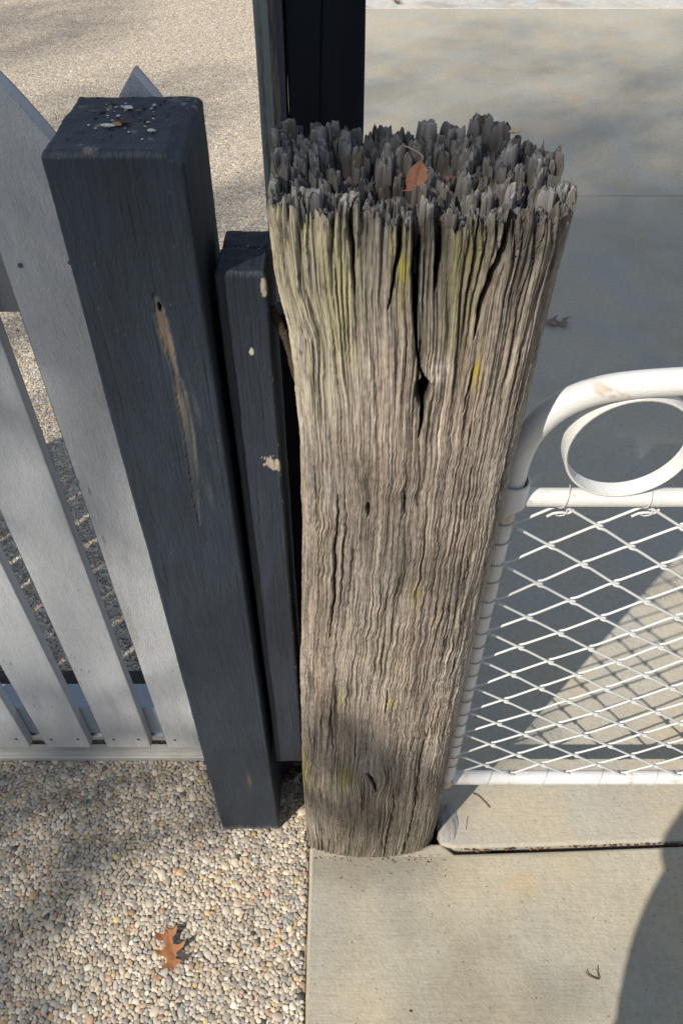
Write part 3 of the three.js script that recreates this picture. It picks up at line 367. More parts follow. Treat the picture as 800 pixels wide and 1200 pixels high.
// ---------------------------------------------------------------- picket fence
const greyM = new THREE.MeshStandardMaterial({ roughness: 0.5, bumpMap: tex(paintBump, 9, 7), bumpScale: 0.0011, vertexColors: true });
{
  const f = thing('picket_fence', 'grey painted picket fence with pointed tops left of the black post', 'picket fence');
  const pc = [];
  const shape = (w, h, ap) => { const s = new THREE.Shape(); s.moveTo(-w / 2, 0); s.lineTo(w / 2, 0); s.lineTo(w / 2, h - 0.064); s.lineTo(0, h); s.lineTo(-w / 2, h - 0.064); s.closePath(); return s; };
  function picket(seed) {
    const w = 0.089, h = 1.235; // finely divided prism so paint wear can vary
    const nu = 44, nv = 300, half = (y) => y < h - 0.064 ? w / 2 : Math.max(0.0006, Math.pow((h - y) / 0.064, 0.86) * w / 2);
    const face = (z, flip) => grid(nu, nv, (i, j) => { const t = Math.pow(j / (nv - 1), 1), y = t * h, u = (flip ? 1 - i / (nu - 1) : i / (nu - 1)) * 2 - 1, x = u * half(y), e = 0.0012 * Math.pow(Math.abs(u), 24); return [x, y, z + (flip ? 1 : -1) * (e + 0.0006 * fbm(x * 30 + seed * 3, y * 5, 2)), x, y]; }, (i, j) => { const y = j / (nv - 1) * h, u = (flip ? 1 - i / (nu - 1) : i / (nu - 1)) * 2 - 1, x = u * half(y); const k = 1 + 0.10 * fbm(x * 22 + seed * 5, y * 6, 3) + 0.10 * noise(x * 240, y * 30 + seed) + 0.08 * noise(x * 420, y * 300); let c = [0.60 * k, 0.63 * k, 0.67 * k]; const ck = Math.abs(noise(x * 60 + seed * 3, y * 3)); if (ck < 0.006 && noise(x * 9 + seed, y * 9) > 0.25) c = [0.27, 0.275, 0.285]; c = mix3(c, [0.36, 0.355, 0.34], 0.5 * sstep(0.3, 0.6, fbm(x * 14 + seed * 2, y * 2.2, 4))); const low = 1 - sstep(0, 0.22, y + 0.05 * noise(x * 30, y * 20)); c = mix3(c, [0.50 * k, 0.50 * k, 0.485 * k], 0.6 * low); if (noise(x * 420 + seed, y * 300) > 0.62) c = mix3(c, [0.14, 0.13, 0.12], 0.6); return c; });
    const edge = (sd) => grid(6, nv, (i, j) => { const y = j / (nv - 1) * h, x = sd * half(y) , t = i / 5; return [x - sd * 0.0006, y, sd > 0 ? lerp(0, -0.02, t) : lerp(-0.02, 0, t), x + t * 0.02, y]; }, () => [0.5, 0.52, 0.55]);
    const b = new THREE.PlaneGeometry(w - 0.001, 0.02).rotateX(Math.PI / 2).translate(0, 0, -0.01); paint(b, () => [0.5, 0.52, 0.55]);
    return mergeGeometries([face(0, false), face(-0.02, true), edge(1), edge(-1), b]);
  }
  const vars = [picket(1), picket(2), picket(3)];
  const nm = mat(0.12, 0.115, 0.11, 0.5), nailG = new THREE.CylinderGeometry(0.0026, 0.0026, 0.002, 10).rotateX(Math.PI / 2);
  for (let n = 0; n < 14; n++) {
    const x = -0.1855 - 0.1217 * n, m = part('picket', vars[n % 3], greyM, f); m.position.set(x, 0.047 + 0.002 * h2(n, 1), -0.748); m.rotation.z = 0.004 * (h2(n, 2) - 0.5);
    for (const s of [-1, 1]) for (const y of [0.078, 1.10]) { const q = part('nail', nailG, nm, m); q.position.set(s * (0.024 + 0.006 * h2(n, y > 1 ? 5 : 6)), y - 0.047 + 0.004 * h2(n, 7 + s), 0.0002); }
  }
  const railTex = (c, rx) => new THREE.MeshStandardMaterial({ color: new THREE.Color().setRGB(...c), roughness: 0.3, bumpMap: tex(paintBump, rx, 1.5), bumpScale: 0.001 });
  const bot = new RoundedBoxGeometry(1.62, 0.1, 0.055, 2, 0.004).translate(-0.945, 0.115, -0.797); part('rail', bot, railTex([0.36, 0.42, 0.50], 12), f);
  const top = new RoundedBoxGeometry(1.62, 0.07, 0.035, 2, 0.004).translate(-0.945, 1.066, -0.787); part('rail', top, railTex([0.34, 0.35, 0.37], 12), f);
  // aluminium sill and strip under the pickets
  const alu = mat(0.72, 0.72, 0.71, 0.28, { metalness: 0.9 }), aluDull = mat(0.52, 0.51, 0.48, 0.5, { metalness: 0.35, bumpMap: tex(paintBump, 10, 1), bumpScale: 0.0006 });
  const lip = new THREE.Shape(); for (const [i, p] of [[-0.743, 0.0], [-0.743, 0.011], [-0.745, 0.0135], [-0.752, 0.014], [-0.7525, 0.024], [-0.766, 0.0255], [-0.766, 0.0]].entries()) lip[i ? 'lineTo' : 'moveTo'](p[0], p[1]);
  part('sill', new THREE.ExtrudeGeometry(lip, { depth: 1.55, bevelEnabled: false }).rotateY(-Math.PI / 2).scale(1, 1, 1), aluDull, f).position.set(-0.155, 0, 0);
  f.children[f.children.length - 1].rotation.y = 0;
  const st = new THREE.CylinderGeometry(0.016, 0.016, 1.55, 20, 1).rotateZ(Math.PI / 2).translate(-0.93, 0.040, -0.786); part('metal_strip', st, alu, f);
  part('track', new THREE.BoxGeometry(1.62, 0.07, 0.035).translate(-0.945, 0.045, -0.89), mat(0.01, 0.01, 0.011, 0.5), f).userData.label = 'black track behind the bottom rail';
}

// ---------------------------------------------------------------- white gate
const GZ = -0.63;
const whiteM = new THREE.MeshStandardMaterial({ vertexColors: true, roughness: 0.36, bumpMap: tex(paintBump, 3, 1), bumpScale: 0.0005 });
{
  const g0 = thing('garden_gate', 'white tubular metal gate with ring scrolls and chain link mesh right of the old post', 'gate');
  const rust = (spots) => (x, y, z) => { const k = 1 + 0.05 * fbm(x * 30, y * 30 + z * 30, 3); let c = [0.70 * k, 0.705 * k, 0.70 * k]; for (const [sx, sy, rx, ry, st] of spots) { const e = ((x - sx) / rx) ** 2 + ((y - sy) / ry) ** 2 + 1.6 * fbm(x * 160, y * 220 + z * 60, 3); if (e < 1) c = mix3(c, [0.45, 0.25, 0.09], st * sstep(1, 0.5, e) * clamp(0.55 + noise(x * 900, y * 900 + z * 700))); } if (noise(x * 260, y * 260 + z * 200) > 0.6) c = mix3(c, [0.36, 0.25, 0.15], 0.5); const gr = noise(x * 22, y * 22 + z * 60) + 0.4 * noise(x * 120, y * 120); c = mix3(c, [0.54, 0.52, 0.47], 0.35 * sstep(0.2, 0.55, gr)); return c; };
  const arch = [[0.192, 0.893], [0.1925, 0.93], [0.197, 0.962], [0.209, 0.99], [0.229, 1.0125], [0.256, 1.027], [0.29, 1.0345], [0.345, 1.0395], [0.45, 1.0455], [0.655, 1.050], [0.86, 1.0455], [0.965, 1.0395], [1.02, 1.0345], [1.054, 1.027], [1.081, 1.0125], [1.101, 0.99], [1.113, 0.962], [1.1175, 0.93], [1.118, 0.893]].map((p) => [p[0], p[1], GZ]);
  part('arch_tube', paint(tube(arch, 0.0142, 300, 22), rust([[0.258, 1.036, 0.013, 0.0045, 0.8], [0.276, 1.032, 0.016, 0.0022, 0.8]])), whiteM, g0);
  for (const x of [0.19, 1.12]) { const u = new THREE.CylinderGeometry(0.0128, 0.0128, 0.745, 20, 160).translate(x, 0.5175, GZ); part('upright', paint(u, rust([[x, 0.15, 0.025, 0.022, 1.0], [x + 0.01, 0.86, 0.012, 0.02, 0.9], [x, 0.45, 0.01, 0.006, 0.7], [x, 0.72, 0.006, 0.012, 0.6]])), whiteM, g0); }
  const hx = (x0, x1, y, r, s) => { const c = new THREE.CylinderGeometry(r, r, x1 - x0, 20, 300).rotateZ(Math.PI / 2).translate((x0 + x1) / 2, y, GZ); return part('rail', paint(c, rust(s)), whiteM, g0); };
  hx(0.2, 1.11, 0.8765, 0.0112, [[0.203, 0.874, 0.011, 0.02, 1.0]]); hx(0.2, 1.11, 0.1635, 0.0128, [[0.222, 0.16, 0.012, 0.02, 0.6], [0.3, 0.15, 0.004, 0.02, 0.8], [0.41, 0.157, 0.012, 0.004, 0.7], [0.52, 0.16, 0.004, 0.02, 0.7], [0.6, 0.17, 0.016, 0.003, 0.6]]);
  // split collar at the top of the hinge upright
  for (const x of [0.1925, 1.1175]) { const col = new THREE.LatheGeometry([[0.0168, -0.017], [0.0196, -0.017], [0.0196, 0.017], [0.0188, 0.0182], [0.0172, 0.0182], [0.0168, 0.017], [0.0168, -0.017]].map((p) => new THREE.Vector2(...p)), 40).translate(x, 0.887, GZ); part('collar', paint(col, rust([])), whiteM, g0); const ins = new THREE.CylinderGeometry(0.0166, 0.0166, 0.012, 24).translate(x, 0.879, GZ); part('collar_plug', ins, mat(0.06, 0.03, 0.025, 0.8), g0); const pin = new THREE.CylinderGeometry(0.0128, 0.0128, 0.02, 16).translate(x - 0.003, 0.882 - 0.006, GZ); part('pin', paint(pin, rust([])), whiteM, g0); }
  // hinge strap into the post
  part('hinge_strap', paint(new RoundedBoxGeometry(0.04, 0.032, 0.006, 2, 0.002).translate(0.165, 0.887, GZ - 0.012), rust([])), whiteM, g0);
  for (let k = 0; k < 7; k++) { const r0 = 0.0675, ring = new THREE.LatheGeometry([[r0 - 0.0024, -0.0095], [r0, -0.0105], [r0 + 0.0014, -0.0095], [r0 + 0.0014, 0.0095], [r0, 0.0105], [r0 - 0.0024, 0.0095], [r0 - 0.0024, -0.0095]].map((p) => new THREE.Vector2(...p)), 90).rotateX(Math.PI / 2).translate(0.3075 + 0.1362 * k, 0.9555, GZ); part('scroll_ring', paint(ring, rust([])), whiteM, g0); }
  // chain link mesh
  const mesh = new THREE.Group(); mesh.name = 'chain_link_mesh'; g0.add(mesh);
  const wireM = mat(0.62, 0.63, 0.63, 0.5), tieM = mat(0.42, 0.42, 0.41, 0.5, { metalness: 0.4 });
  const DX = 0.0497, DY = 0.0362, X0 = 0.2065, Y0 = 0.829, bend = (x, y) => 0.006 * noise(x * 5, y * 5) + 0.0018 * noise(x * 21, y * 17), bx = (x, y) => 0.0026 * noise(x * 9 + 5, y * 9) ;
  for (let i = 0; i < 18; i++) {
    const pts = [], first = 1 + (i % 2 === 0 ? 0 : 0);   // node j at column i when (i + j) even
    for (let j = -1; j <= 18; j++) {
      const right = (i + j) % 2 !== 0, x = X0 + DX * (i + (right ? 1 : 0)), y = Y0 - DY * j, s = right ? 1 : -1, zo = 0.0023, o = 0.0034;
      if (y > 0.868 || y < 0.172) continue;
      const X = (a, b, z) => [x + a + bx(x, y), y + b + bend(x, y) * 0.5, GZ + z + 0.004 * noise(x * 6, y * 6)];
      pts.push(X(-s * 0.0075, 0.0050, s * zo), X(s * o * 0.5, 0.0012, s * zo), X(s * o, -0.0010, 0), X(s * o * 0.3, -0.0030, -s * zo), X(-s * 0.0085, -0.0066, -s * zo));
    }
    part('wire', tube(pts, 0.00182, pts.length * 5, 7, false, 0.3), wireM, mesh);
  }
  // lacing wires: left edge, top and bottom
  const lace = []; for (let k = 0; k < 9; k++) { const yk = Y0 - DY * 2 * k, y0 = yk + bend(X0, yk) * 0.5; for (const dy of [0.013, -0.021]) { const p = [[X0 + 0.001, y0, GZ + 0.004]]; p.push([X0 + 0.001 - 0.002, y0 + dy * 0.45, GZ + 0.007]); for (let t = 0; t <= 10; t++) { const a = 0.55 + t / 10 * 2.9; p.push([0.19 + 0.0139 * Math.cos(a), y0 + dy * (0.95 + 0.12 * t / 10), GZ + 0.0139 * Math.sin(a)]); } lace.push(tube(p, 0.00085, 50, 6)); } }
  for (const l of lace) part('lacing_wire', l, tieM, mesh);
  for (let i = 0; i < 9; i++) { const x = X0 + DX * (2 * i + 1) + 0.003; const t = []; for (let k = 0; k <= 12; k++) { const a = -1.9 + k / 12 * 4.5; t.push([x - 0.012 + 0.016 * k / 12 * (0.4 + 0.6 * h2(i, 3)), 0.8765 + 0.0124 * Math.sin(a), GZ + 0.0124 * Math.cos(a)]); } t.push([x + 0.002, 0.857, GZ + 0.004], [x - 0.004, 0.849, GZ + 0.003], [x - 0.010, 0.851, GZ + 0.003]); part('tie_wire', tube(t, 0.0009, 60, 6), mat(0.55, 0.55, 0.54, 0.4), mesh);
    const hk = [[x - 0.018, 0.846, GZ + 0.001], [x - 0.012, 0.853, GZ + 0.003], [x - 0.003, 0.8555, GZ + 0.004], [x + 0.005, 0.8535, GZ + 0.003], [x + 0.011, 0.857, GZ + 0.001]]; part('wire_end', tube(hk, 0.0017, 30, 7), wireM, mesh);
    const b = []; for (let k = 0; k <= 12; k++) { const a = -2.4 + k / 12 * 4.8; b.push([x - 0.01 + 0.03 * k / 12, 0.1635 + 0.0139 * Math.sin(a + 0.8), GZ + 0.0139 * Math.cos(a + 0.8)]); } part('tie_wire', tube(b, 0.0007, 50, 6), mat(0.5, 0.5, 0.48, 0.45), mesh); }
}

// ---------------------------------------------------------------- leaves, twigs, crumbs
function leafGeo(out, len, curl, seed, hole) {     // out: outline in unit leaf (y along the midrib)
  const s = new THREE.Shape(out.map((p) => new THREE.Vector2(...p))); if (hole) { const h = new THREE.Path(); h.absellipse(hole[0], hole[1], hole[2], hole[3], 0, 6.283, true, 0.3); s.holes.push(h); }
  let g = new THREE.ExtrudeGeometry(s, { depth: 0.006, bevelEnabled: false, curveSegments: 10 });
  // subdivide by edges so the curl bends smoothly
  let pos = g.toNonIndexed ? (g.index ? g.toNonIndexed() : g).attributes.position.array : g.attributes.position.array, tri = []; for (let i = 0; i < pos.length; i += 9) tri.push([[pos[i], pos[i + 1], pos[i + 2]], [pos[i + 3], pos[i + 4], pos[i + 5]], [pos[i + 6], pos[i + 7], pos[i + 8]]]);
  for (let k = 0; k < 6; k++) { const nx = []; for (const t of tri) { const L = [0, 1, 2].map((a) => Math.hypot(...t[a].map((v, q) => v - t[(a + 1) % 3][q]))), m = L.indexOf(Math.max(...L)); if (L[m] < 0.09) { nx.push(t); continue; } const a = t[m], b = t[(m + 1) % 3], c = t[(m + 2) % 3], h = a.map((v, q) => (v + b[q]) / 2); nx.push([a, h, c], [h, b, c]); } tri = nx; }
  g = new THREE.BufferGeometry(); g.setAttribute('position', new THREE.BufferAttribute(new Float32Array(tri.flat(2)), 3)); g = mergeVertices(g, 1e-5);
  warp(g, (x, y, z) => { const ax = Math.abs(x); return [x * len * (1 - curl * 0.25 * ax), y * len, (z * 0.6 - 0.004 * Math.exp(-x * x * 3000) + curl * (0.9 * ax * ax + 0.35 * (y - 0.45) ** 2) + 0.05 * curl * noise(x * 5 + seed, y * 5)) * len]; });
  return g;
}
const oak = [[0.0, 0.0], [0.03, 0.06], [0.09, 0.13], [0.24, 0.05], [0.30, -0.06], [0.28, 0.10], [0.22, 0.24], [0.10, 0.27], [0.085, 0.40], [0.18, 0.46], [0.36, 0.40], [0.30, 0.52], [0.16, 0.60], [0.10, 0.66], [0.10, 0.74], [0.20, 0.80], [0.26, 0.90], [0.14, 0.87], [0.05, 0.90], [0.0, 1.0], [-0.05, 0.89], [-0.14, 0.86], [-0.25, 0.83], [-0.12, 0.75], [-0.09, 0.66], [-0.16, 0.60], [-0.34, 0.56], [-0.42, 0.44], [-0.22, 0.47], [-0.09, 0.40], [-0.10, 0.27], [-0.2, 0.22], [-0.28, 0.06], [-0.14, 0.10], [-0.05, 0.08]];
const leafM = (c, k = 0.35) => new THREE.MeshPhysicalMaterial({ vertexColors: true, roughness: 0.75, side: THREE.DoubleSide, transmission: k, thickness: 0 });
const leafPaint = (g, a, b, L) => paint(g, (x, y, z) => { const n = 0.5 + 1.2 * noise(x * 90, y * 60) + 0.6 * noise(x * 300, y * 300), v = Math.exp(-((x / 0.0009) ** 2)); const c = mix3(a, b, clamp(n)); return mix3(c, [c[0] * 0.55, c[1] * 0.5, c[2] * 0.5], v * 0.7); });
{
  const g = leafPaint(leafGeo(oak, 0.075, 0.7, 2), [0.42, 0.14, 0.055], [0.50, 0.25, 0.09]);
  const o = thing('oak_leaf', 'curled orange brown oak leaf lying on the pebbles at lower left', 'leaf', null, null, [-0.3005, 0.0105, -0.368]);
  const m = part('blade', g, leafM(), o); m.rotation.set(-Math.PI / 2, 0, 0);
  part('stalk', tube([[0, -0.001, 0.004], [0.001, 0.004, -0.006], [0.004, 0.007, -0.014]], 0.0007, 12, 6), mat(0.25, 0.1, 0.05), o);
  o.rotation.y = Math.PI + 0.32; o.position.set(-0.309, 0.011, -0.425);
}
{
  const frag = [[0, 0], [0.16, 0.05], [0.28, 0.16], [0.30, 0.34], [0.34, 0.55], [0.26, 0.78], [0.12, 0.92], [0.0, 1.0], [-0.14, 0.86], [-0.28, 0.66], [-0.36, 0.4], [-0.34, 0.2], [-0.22, 0.0], [-0.4, -0.14], [-0.18, -0.06]];
  const o = thing('leaf_scrap', 'orange leaf scrap with a hole stuck in the splintered top of the old post', 'leaf', null, null, [0.0565, 1.239, -0.607]);
  const m = part('blade', leafPaint(leafGeo(frag, 0.025, 0.5, 8, [0.08, 0.52, 0.12, 0.17]), [0.44, 0.17, 0.08], [0.48, 0.22, 0.12]), leafM(), o); m.rotation.set(-0.75, 0.15, -0.25);
  part('stalk', tube([[0.004, 0.016, -0.015], [0.008, 0.018, -0.021], [0.003, 0.021, -0.026], [-0.007, 0.024, -0.030]], 0.00055, 20, 6), mat(0.34, 0.25, 0.16), o);
  const o2 = thing('leaf_scrap', 'small dark red leaf scrap down among the splinters of the old post', 'leaf', null, null, [0.083, 1.228, -0.650]);
  part('blade', leafPaint(leafGeo(frag, 0.014, 0.5, 4), [0.25, 0.07, 0.055], [0.28, 0.11, 0.08]), leafM(), o2).rotation.set(-0.9, 0, -1.2);
  const d = thing('oak_leaf', 'dried curled brown leaf lying on the driveway behind the old post', 'leaf', null, null, [0.752, 0.012, -2.37]);
  const dm = part('blade', leafPaint(leafGeo(oak, 0.105, 0.9, 5), [0.20, 0.13, 0.10], [0.27, 0.2, 0.16]), leafM(0, 0.1), d); dm.rotation.set(-Math.PI / 2, 0, 1.35); dm.position.set(0.05, 0, 0);
  const e = thing('oak_leaf', 'small dark leaf on the pale strip at the far joint', 'leaf', null, null, [0.43, 0.012, -6.76]);
  part('blade', leafPaint(leafGeo(oak, 0.11, 0.9, 6), [0.12, 0.06, 0.05], [0.2, 0.1, 0.07]), leafM(0, 0.1), e).rotation.set(-Math.PI / 2, 0, 0.3);
}
{ const r = rng(61), gs = []; for (let i = 0; i < 150; i++) { const near = i < 70, x = near ? -0.05 + 0.25 * r() : -0.04 + 0.9 * r(), z = near ? -0.552 + 0.05 * r() * r() : -0.25 - 0.3 * r(), q = 0.0006 + 0.0012 * r() * r(); const g = new THREE.IcosahedronGeometry(q, 0).scale(1 + 1.2 * r(), 0.6, 1).rotateY(r() * 6).translate(x, 0.0012, z), c = [[0.06, 0.045, 0.03], [0.3, 0.26, 0.2], [0.14, 0.08, 0.05], [0.45, 0.42, 0.36]][Math.floor(r() * 4)]; gs.push(paint(g, () => c)); }
  tag(part('grit', mergeGeometries(gs), mat(1, 1, 1, 0.9, { vertexColors: true })), 'loose sandy grit scattered over the near slab and round the post foot', 'grit', null, 'stuff'); }
const twigM = mat(0.13, 0.065, 0.04, 0.8);
tag(part('twig', tube([[0.417, 0.006, -0.357], [0.421, 0.0035, -0.352], [0.43, 0.003, -0.348], [0.4385, 0.003, -0.346], [0.4375, 0.004, -0.353], [0.436, 0.007, -0.362]], 0.0009, 40, 6, false, 0.2), twigM), 'thin hooked brown twig on the slab near the shadow edge', 'twig');
tag(part('twig', tube([[0.262, 0.004, -0.672], [0.272, 0.003, -0.668], [0.284, 0.003, -0.655], [0.292, 0.0035, -0.643]], 0.0013, 30, 6), twigM), 'short brown twig lying just below the gate bottom rail', 'twig');
tag(part('twig', tube([[0.246, 0.004, -0.625], [0.243, 0.003, -0.612], [0.24, 0.003, -0.600]], 0.0005, 20, 5), twigM), 'fine hair of dry stem on the slab beside the mortar lump', 'twig');
tag(part('bark_chip', warp(new THREE.IcosahedronGeometry(1, 2), (x, y, z) => { const k = 1 + 0.4 * noise(x * 2, z * 2 + y); return [0.150 + 0.006 * x * k, 1.250 + 0.002 * y * k, -0.706 + 0.0045 * z * k]; }), mat(0.5, 0.42, 0.28, 0.8)), 'cream chip resting on the back right of the splintered top', 'bark chip');
{ const r = rng(19), bits = [['bird_dropping', -0.1865, -0.652, 0.0055, 0.0022, [0.62, 0.62, 0.6], 'white elongated flake at the middle of the black post top', 'flake'], ['bark_chip', -0.180, -0.655, 0.004, 0.0035, [0.33, 0.22, 0.11], 'tan bark chip touching the white flake on the black post top', 'bark chip'], ['bark_chip', -0.176, -0.659, 0.0075, 0.0016, [0.09, 0.045, 0.025], 'dark brown sliver of bark on the black post top', 'bark chip'], ['paint_flake', -0.178, -0.693, 0.004, 0.003, [0.6, 0.62, 0.62], 'pale flake near the back edge of the black post top', 'flake'], ['paint_flake', -0.150, -0.641, 0.003, 0.002, [0.5, 0.5, 0.47], 'grey white flake towards the front right of the black post top', 'flake']];
  for (const [n, x, z, a, b, c, l, cat] of bits) tag(part(n === 'bird_dropping' ? 'paint_flake' : n, warp(new THREE.IcosahedronGeometry(1, 2), (X, Y, Z) => { const k = 1 + 0.5 * noise(X * 2.2 + x * 90, Z * 2.2 + Y); return [x + a * X * k, 1.273 + 0.0013 * Y, z + b * Z * k + 0.15 * a * X]; }), mat(...c, 0.8)), l, cat);
  const gs = []; for (let i = 0; i < 130; i++) { const on = i < 70, cl = r(); let x = on ? -0.175 + 0.075 * (r() - 0.5) * (cl < 0.5 ? 0.6 : 1) : -0.089 + 0.04 * (r() - 0.5), z = on ? -0.672 + 0.1 * (r() - 0.5) * (cl < 0.5 ? 0.5 : 1) : -0.666 + 0.014 * (r() - 0.5), y = on ? 1.272 : 1.160; const s = 0.0006 + 0.0014 * r() * r(); const g = new THREE.IcosahedronGeometry(s, 0).scale(1 + r(), 0.7, 1).rotateY(r() * 6).translate(x, y + s * 0.3, z), c = [[0.05, 0.03, 0.02], [0.2, 0.12, 0.06], [0.5, 0.5, 0.48], [0.03, 0.03, 0.03]][Math.floor(r() * 4)]; gs.push(paint(g, () => c)); }
  tag(part('crumbs', mergeGeometries(gs), mat(1, 1, 1, 0.9, { vertexColors: true })), 'tiny scattered crumbs of bark and grit on the black post tops', 'crumbs', null, 'stuff');
  const ls = []; for (let i = 0; i < 90; i++) { const g = new THREE.IcosahedronGeometry(0.003 + 0.006 * r(), 0).scale(1.4, 0.5, 1).rotateY(r() * 6).rotateX(r() - 0.5).translate(-0.095 + 0.06 * (r() - 0.5), 0.003 + 0.012 * r(), -0.74 + 0.09 * (r() - 0.5)); const c = [[0.05, 0.035, 0.025], [0.09, 0.06, 0.04], [0.03, 0.025, 0.02]][i % 3]; ls.push(paint(g, () => c)); }
  tag(part('leaf_litter', mergeGeometries(ls), mat(1, 1, 1, 1, { vertexColors: true })), 'dark damp litter heaped in the gap between the posts', 'litter', null, 'stuff'); }

// ---------------------------------------------------------------- two trees whose branches dapple the light
function tree(name, label, base, trunkH, trunkR, clumps, seed, leafS) {
  const t = thing(name, label, 'tree', null, null, base), at = (p, d) => new THREE.Vector3(...p).addScaledVector(SUN, d).sub(t.position);
  const r = rng(seed), leaf = new THREE.BufferGeometry(); leaf.setAttribute('position', new THREE.BufferAttribute(new Float32Array([0, 0, 0, 0.3, 0.45, 0.05, 0, 1, 0, -0.3, 0.45, 0.05]), 3)); leaf.setIndex([0, 1, 2, 0, 2, 3]); leaf.computeVertexNormals();
  const total = clumps.reduce((a, c) => a + c[3], 0), im = new THREE.InstancedMesh(leaf, new THREE.MeshPhysicalMaterial({ color: new THREE.Color().setRGB(0.07, 0.10, 0.03), roughness: 0.8, side: THREE.DoubleSide, transmission: 0.3, thickness: 0 }), total); im.name = 'crown'; im.userData.kind = 'stuff';
  const D = new THREE.Object3D(); let n = 0; const hub = new THREE.Vector3(0.15, trunkH, 0.0), bark = mat(0.14, 0.11, 0.085, 0.95);
  part('trunk', tube([[0, -0.15, 0], [0.05, trunkH * 0.3, 0.03], [-0.03, trunkH * 0.7, 0.02], [0.15, trunkH, 0], [0.3, trunkH * 1.2, -0.1]], trunkR, 40, 14), bark, t);
  for (const [p, d, rad, k] of clumps) { const c = at(p, d), mid = hub.clone().lerp(c, 0.5).add(new THREE.Vector3(0, 0.1 * trunkH, 0)), off = new THREE.Vector3(-0.7, 0.5, 0.2).multiplyScalar(rad);
    const g = new THREE.TubeGeometry(new THREE.CatmullRomCurve3([hub.clone().add(new THREE.Vector3(0, -0.3, 0)), mid, c.clone().add(off)]), 24, trunkR * 0.2, 7), P = g.attributes.position, cc = new THREE.Vector3(); for (let i = 0; i < P.count; i++) { const q = Math.floor(i / 8) / 24; g.parameters.path.getPointAt(Math.min(1, q), cc); const f = 1.3 - 1.1 * q; P.setXYZ(i, cc.x + (P.getX(i) - cc.x) * f, cc.y + (P.getY(i) - cc.y) * f, cc.z + (P.getZ(i) - cc.z) * f); }
    part('limb', g, bark, t);
    for (let i = 0; i < k; i++) { let v; do v = new THREE.Vector3(r() * 2 - 1, r() * 2 - 1, r() * 2 - 1); while (v.lengthSq() > 1); v.multiplyScalar(rad * Math.pow(r(), 0.15)).add(c); D.position.copy(v); D.rotation.set(r() * 6.3, r() * 6.3, r() * 6.3); D.scale.setScalar(leafS * (0.75 + 0.5 * r())); D.updateMatrix(); im.setMatrixAt(n++, D.matrix); } }
  t.add(im);
}
// [point that the clump shades, metres along the sun ray, radius, leaves]
tree('street_tree', 'near leafy tree behind the viewer whose branches dapple the light on the fence', [-7.4, 0, 4.4], 4.2, 0.16, [
  [[-0.56, 0, -0.60], 9.4, 0.2, 60], [[-0.60, 0, -0.34], 9.6, 0.2, 65], [[-0.25, 0, -0.72], 9.3, 0.1, 22], [[0.03, 0.39, -0.55], 9.0, 0.12, 62], [[0.02, 0.2, -0.55], 9.0, 0.12, 34], [[0.10, 0.84, -0.55], 9.1, 0.11, 8], [[-0.36, 1.18, -0.75], 9.2, 0.18, 110], [[-0.38, 0.92, -0.75], 9.2, 0.16, 70], [[-0.66, 1.0, -0.75], 9.5, 0.22, 110], [[-0.55, 0.15, -0.75], 9.4, 0.14, 36], [[-0.30, 0.12, -0.75], 9.4, 0.1, 20], [[-0.02, 1.25, -1.05], 9.3, 0.17, 420],
  [[-2.3, 0, -0.2], 9.4, 0.7, 600], [[-3.1, 0, -1.2], 9.8, 0.8, 700], [[-1.9, 0, 1.5], 9.0, 0.8, 700], [[-2.9, 0, 0.7], 9.4, 0.8, 700], [[-3.6, 0, 1.8], 8.6, 0.9, 700]], 3, 0.075);
tree('street_tree', 'tall far tree behind the viewer whose crown shades the driveway', [-15, 0, 13], 12, 0.4, [
  [[0.5, 0, -2.15], 24, 0.5, 1600], [[1.1, 0, -2.2], 24, 0.55, 2000], [[1.7, 0, -2.3], 24, 0.55, 2000], [[2.3, 0, -2.5], 24, 0.55, 1800], [[0.6, 0, -2.8], 25, 0.55, 1600], [[1.3, 0, -2.9], 25, 0.6, 1800], [[2.1, 0, -3.2], 25, 0.6, 1600], [[0.8, 0, -3.8], 28, 0.8, 950], [[1.9, 0, -4.1], 30, 1.0, 1100], [[0.9, 0, -5.2], 31, 1.1, 700], [[2.7, 0, -5.4], 31, 1.1, 700], [[-1.9, 0, -1.5], 24, 0.5, 400], [[-0.5, 0, -3.2], 25, 0.5, 180], [[-1.2, 0, -4.4], 25, 0.8, 440], [[-2.4, 0, -6], 26, 1.0, 840],
  [[-5.5, 0, 0], 23, 1.3, 1600], [[-6, 0, -4], 24, 1.4, 1600], [[3, 0, 3.2], 22, 1.3, 1600]], 9, 0.09);
// ---------------------------------------------------------------- the person taking the picture, whose shadow falls on the slab
function fleshOut(lo, hi, n, f, col) {          // field f(x,y,z) < 0 inside; a cube of n cells from lo, side hi
  const mc = new MarchingCubes(n, new THREE.MeshStandardMaterial(), false, false, 400000), s2 = n * n, h = n / 2; mc.isolation = 0;
  const at = (i) => (i - h) / h;
  for (let k = 0; k < n; k++) for (let j = 0; j < n; j++) for (let i = 0; i < n; i++) mc.field[k * s2 + j * n + i] = -f(lo[0] + (at(i) + 1) / 2 * hi, lo[1] + (at(j) + 1) / 2 * hi, lo[2] + (at(k) + 1) / 2 * hi);
  mc.update(); const c = mc.count, g = new THREE.BufferGeometry(), P = new Float32Array(c * 3); for (let i = 0; i < c * 3; i++) P[i] = lo[i % 3] + (mc.positionArray[i] + 1) / 2 * hi;
  g.setAttribute('position', new THREE.BufferAttribute(P, 3)); g.setAttribute('normal', new THREE.BufferAttribute(mc.normalArray.slice(0, c * 3), 3)); return paint(g, col);
}
